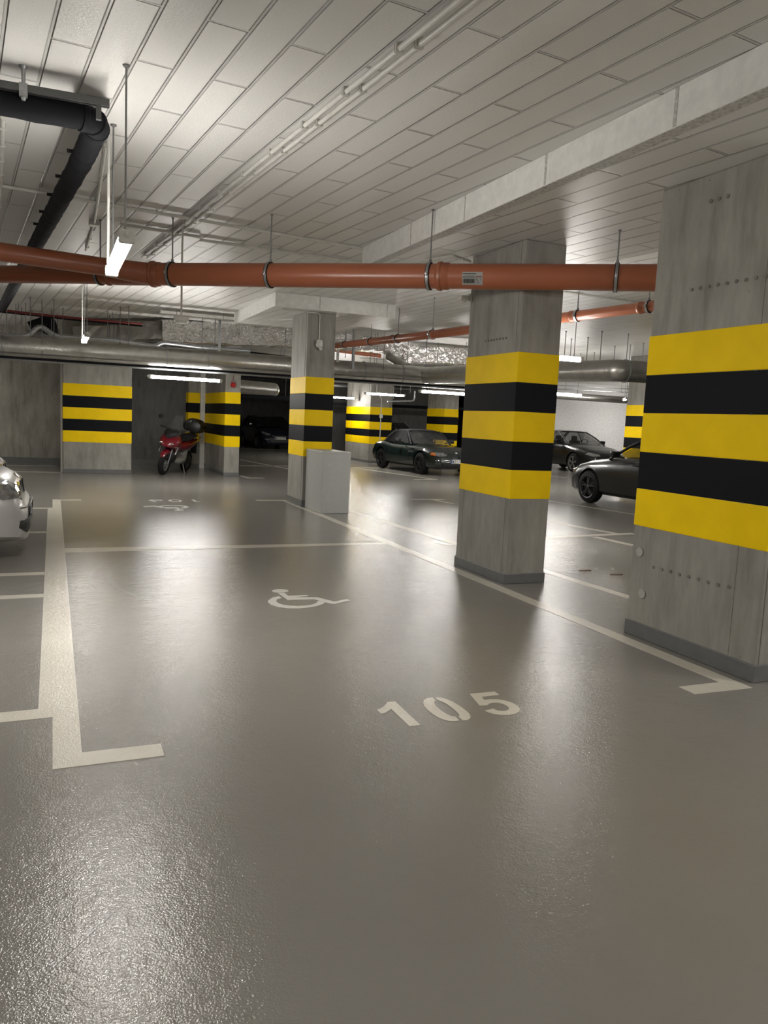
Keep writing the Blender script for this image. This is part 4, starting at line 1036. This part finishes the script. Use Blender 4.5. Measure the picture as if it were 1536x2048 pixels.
SP_SIL = dict(prof=[(-2.1, .40, .70, .85, .85), (-2.02, .30, .88, .98, .94), (-1.4, .20, .95, .98, 1.0), (0, .19, .91, .96, 1.0), (.7, .19, .90, 1.0, 1.0), (1.25, .19, .86, .95, 1.0), (1.62, .19, .80, .90, .97), (1.85, .18, .76, .85, .92), (1.98, .18, .70, .79, .86), (2.035, .18, .64, .74, .82), (2.055, .18, .56, .60, .79), (2.09, .18, .53, .565, .74), (2.12, .20, .49, .52, .66)],
              r=.32, wx=(-1.3, 1.30), spokes=7, rim=M['alloylight'], gh=(-1.85, -1.35, .05, .92, .96, .97, 1.42, .79, .62), split=-.2, doors=(-.85, .0), crown=.03)
def silver(label, loc):
    c = car('hatchback', label, loc, 0, 4.24, 1.75, SP_SIL, M['carsilver'])
    for s in (-1, 1):
        nose_patch(c, SP_SIL, 1.75, [(s * .80, .67), (s * .78, .75), (s * .60, .765), (s * .34, .73), (s * .29, .67), (s * .34, .61), (s * .55, .585), (s * .76, .61)], M['lensdark'], 'headlamp', .010, sub=8)
        nose_patch(c, SP_SIL, 1.75, [(s * .03, .60), (s * .03, .72), (s * .06, .745), (s * .17, .745), (s * .21, .70), (s * .18, .61), (s * .12, .585), (s * .06, .585)], M['chrome'], 'grille_rim', .004, .006, sub=5)
        nose_patch(c, SP_SIL, 1.75, [(s * .045, .61), (s * .045, .715), (s * .065, .73), (s * .16, .73), (s * .19, .695), (s * .165, .62), (s * .12, .60), (s * .065, .60)], M['trim'], 'grille', .014, .012, sub=5)
        nose_patch(c, SP_SIL, 1.75, [(s * .69, .33), (s * .68, .395), (s * .55, .41), (s * .42, .41), (s * .42, .29), (s * .60, .28)], M['trim'], 'fog_lamp_recess', .008, sub=6)
    nose_patch(c, SP_SIL, 1.75, [(-.40, .30), (-.42, .40), (.42, .40), (.40, .30), (.25, .27), (-.25, .27)], M['trim'], 'air_intake', .008, sub=6)
    plate(c, SP_SIL, 1.75, .47, 'WIIIIIII', extra=.02)
    b = B(); lathe(b, (surf_x(SP_SIL, 1.75, 0, .77) + .0, 0, .78), (1, 0, .7), [(0, .04), (.006, .04), (.010, .02)], 18); link_mesh('badge', b, M['alloylight'], c)
    b = B()
    pts = [(surf_x(SP_SIL, 1.75, y, .47) + .004, y, .515) for y in [k * .1 - .8 for k in range(17)]]; tube(b, pts, .006, 6); link_mesh('bumper_seam', b, M['trim'], c)
    return c
silver('silver car nose at the left edge of the picture', (-2.345, 8.72, 0))
silver('second silver car, its bonnet just showing behind the nearer one', (-2.62, 11.1, 0))
s3 = car('hatchback', 'black car standing in the dark right behind the roadster', (12.1, 28.3, 0), -PI / 2, 4.2, 1.80, dict(SP_HATCH, rim=M['trim']), M['carblack'])

# ================================================================== scooter
t = thing('scooter', 'dark red maxi scooter with black top case leaning on its stand by the wall', 'scooter', (2.36, 18.72, 0), math.atan2(-.86, -.50))
sb = Matrix.Rotation(math.radians(-9), 4, 'X')
def sp(name, bm, mat, parent=None, smooth=True):
    bmesh.ops.transform(bm, matrix=sb, verts=bm.verts[:]); return link_mesh(name, bm, mat, parent or t, smooth)
def swheel(x, r, wd, name='wheel'):
    b = B(); lathe(b, (x, -wd / 2, r), (0, 1, 0), [(0, r * .66), (.008, r * .85), (.035, r), (wd - .035, r), (wd - .008, r * .85), (wd, r * .66)], 32)
    for f in list(b.faces):
        if len(f.verts) > 4: b.faces.remove(f)
    o = sp(name, b, M['rubber'])
    b = B(); lathe(b, (x, -.045, r), (0, 1, 0), [(0, r * .68), (.09, r * .68), (.09, r * .58), (0, r * .58)], 32)
    for f in list(b.faces):
        if len(f.verts) > 4: b.faces.remove(f)
    for k in range(5):
        a = k * 2 * PI / 5; d = Vector((math.cos(a), 0, math.sin(a))); obox(b, Vector((x, 0, r)) + d * r * .34, d, Vector((0, 1, 0)), d.cross(Vector((0, 1, 0))), r * .6, .03, .03)
    lathe(b, (x, -.06, r), (0, 1, 0), [(0, .04), (.12, .04)], 12)
    sp('rim', b, M['alloylight'], o)
def ellips(bm, rings, seg=18):       # rings: centre x, z, half width y, half height
    vs = []
    for (x, z, hy, hz2) in rings:
        vs.append([Vector((x, hy * math.cos(2 * PI * k / seg), z + hz2 * math.sin(2 * PI * k / seg))) for k in range(seg)])
    grid_loft(bm, vs, closed=True)
swheel(0, .27, .13); swheel(-1.35, .27, .14)
b = B(); ellips(b, [(.22, .40, .03, .02), (.16, .50, .07, .05), (.02, .56, .085, .05), (-.14, .52, .085, .07), (-.26, .40, .07, .09), (-.30, .30, .05, .05)]); sp('front_mudguard', b, M['bikered'])
b = B()
for s in (-1, 1): tube(b, [(0, s * .085, .27), (-.14, s * .085, .62)], .022, 10)
sp('fork', b, M['alloy'])
b = B(); ellips(b, [(.10, .70, .05, .03), (.04, .74, .17, .09), (-.06, .78, .24, .16), (-.18, .80, .26, .22), (-.30, .76, .22, .28), (-.40, .66, .15, .26), (-.44, .55, .10, .18)]); sp('front_fairing', b, M['bikered'])
b = B(); ellips(b, [(.02, .92, .06, .05), (-.08, .97, .16, .09), (-.20, 1.02, .19, .10), (-.32, 1.04, .15, .07), (-.36, 1.03, .06, .04)]); sp('dashboard_cowl', b, M['trim'])
b = B(); ellips(b, [(-.02, .46, .06, .06), (-.14, .46, .14, .14), (-.28, .44, .16, .18), (-.36, .42, .12, .14)]); sp('lower_fairing', b, M['trim'])
for s in (-1, 1):
    b = B(); obox(b, (.05, s * .115, .755), Vector((.75, -s * .55, .45)).normalized(), Vector((.5 * s, .85, 0)).normalized(), Vector((-.4, 0, .9)).normalized(), .04, .13, .045, .015); sp('headlamp', b, M['lens'])
    b = B(); obox(b, (-.13, s * .20, .60), Vector((.6, 0, -.8)).normalized(), Vector((0, 1, 0)), Vector((.8, 0, .6)).normalized(), .22, .03, .05, .01); sp('side_panel', b, M['alloylight'])
b = B(); pts = []
for k in range(7):
    f = k / 6; pts.append([Vector((-.02 - f * .30 - .10 * (abs(j - 4) / 4) ** 2, (j - 4) / 4 * (.20 - .09 * f * f), .92 + f * .48)) for j in range(9)])
grid_loft(b, pts, cap=False); bmesh.ops.solidify(b, geom=b.faces[:], thickness=.004); sp('windscreen', b, M['screen'])
b = B(); tube(b, [(-.30, -.36, 1.10), (-.26, -.22, 1.09), (-.24, 0, 1.05), (-.26, .22, 1.09), (-.30, .36, 1.10)], .016, 10); sp('handlebar', b, M['trim'])
for s in (-1, 1):
    b = B(); tube(b, [(-.26, s * .24, 1.09), (-.22, s * .32, 1.30)], .007, 8); obox(b, (-.215, s * .345, 1.33), Vector((1, 0, 0)), Vector((0, .93, .36)), Vector((0, -.36, .93)), .035, .13, .085, .016); sp('mirror', b, M['trim'])
b = B(); ellips(b, [(-.30, .34, .10, .07), (-.45, .33, .20, .10), (-.80, .34, .20, .11), (-.90, .45, .17, .16), (-1.0, .56, .14, .12)]); sp('step_through', b, M['bikegrey'])
b = B(); ellips(b, [(-.62, .66, .06, .06), (-.75, .68, .16, .13), (-1.05, .70, .19, .15), (-1.35, .74, .17, .12), (-1.62, .80, .11, .07), (-1.72, .83, .05, .03)]); sp('rear_fairing', b, M['bikered'])
b = B(); ellips(b, [(-.55, .80, .07, .04), (-.66, .84, .14, .06), (-.95, .84, .17, .06), (-1.15, .90, .17, .06), (-1.5, .93, .14, .05), (-1.6, .92, .06, .03)]); sp('seat', b, M['fabric'])
b = B(); ellips(b, [(-1.30, 1.14, .14, .10), (-1.34, 1.15, .23, .16), (-1.50, 1.16, .27, .19), (-1.72, 1.15, .26, .18), (-1.84, 1.13, .20, .13), (-1.87, 1.12, .12, .08)], 22); sp('top_case', b, M['trim'])
b = B(); ellips(b, [(-.85, .34, .05, .05), (-1.0, .33, .14, .12), (-1.35, .30, .15, .12), (-1.5, .30, .08, .07)]); sp('engine', b, M['trim'])
b = B(); tube(b, [(-.9, -.15, .30), (-1.2, -.18, .32), (-1.68, -.20, .45)], [.03, .06, .06], 14); sp('exhaust', b, M['alloy'])
b = B(); tube(b, [(-.75, .14, .30), (-.70, .26, .045)], .012, 8); sp('side_stand', b, M['rod'])
b = B()
for s in (-1, 1): tube(b, [(-1.55, s * .10, .80), (-1.66, s * .17, .90), (-1.45, s * .18, .93)], .010, 8)
sp('grab_rail', b, M['chrome'])
b = B(); obox(b, (-1.72, 0, .60), Vector((.3, 0, 1)).normalized(), Vector((0, 1, 0)), Vector((1, 0, -.3)).normalized(), .30, .16, .012); sp('rear_mudguard', b, M['trim'])
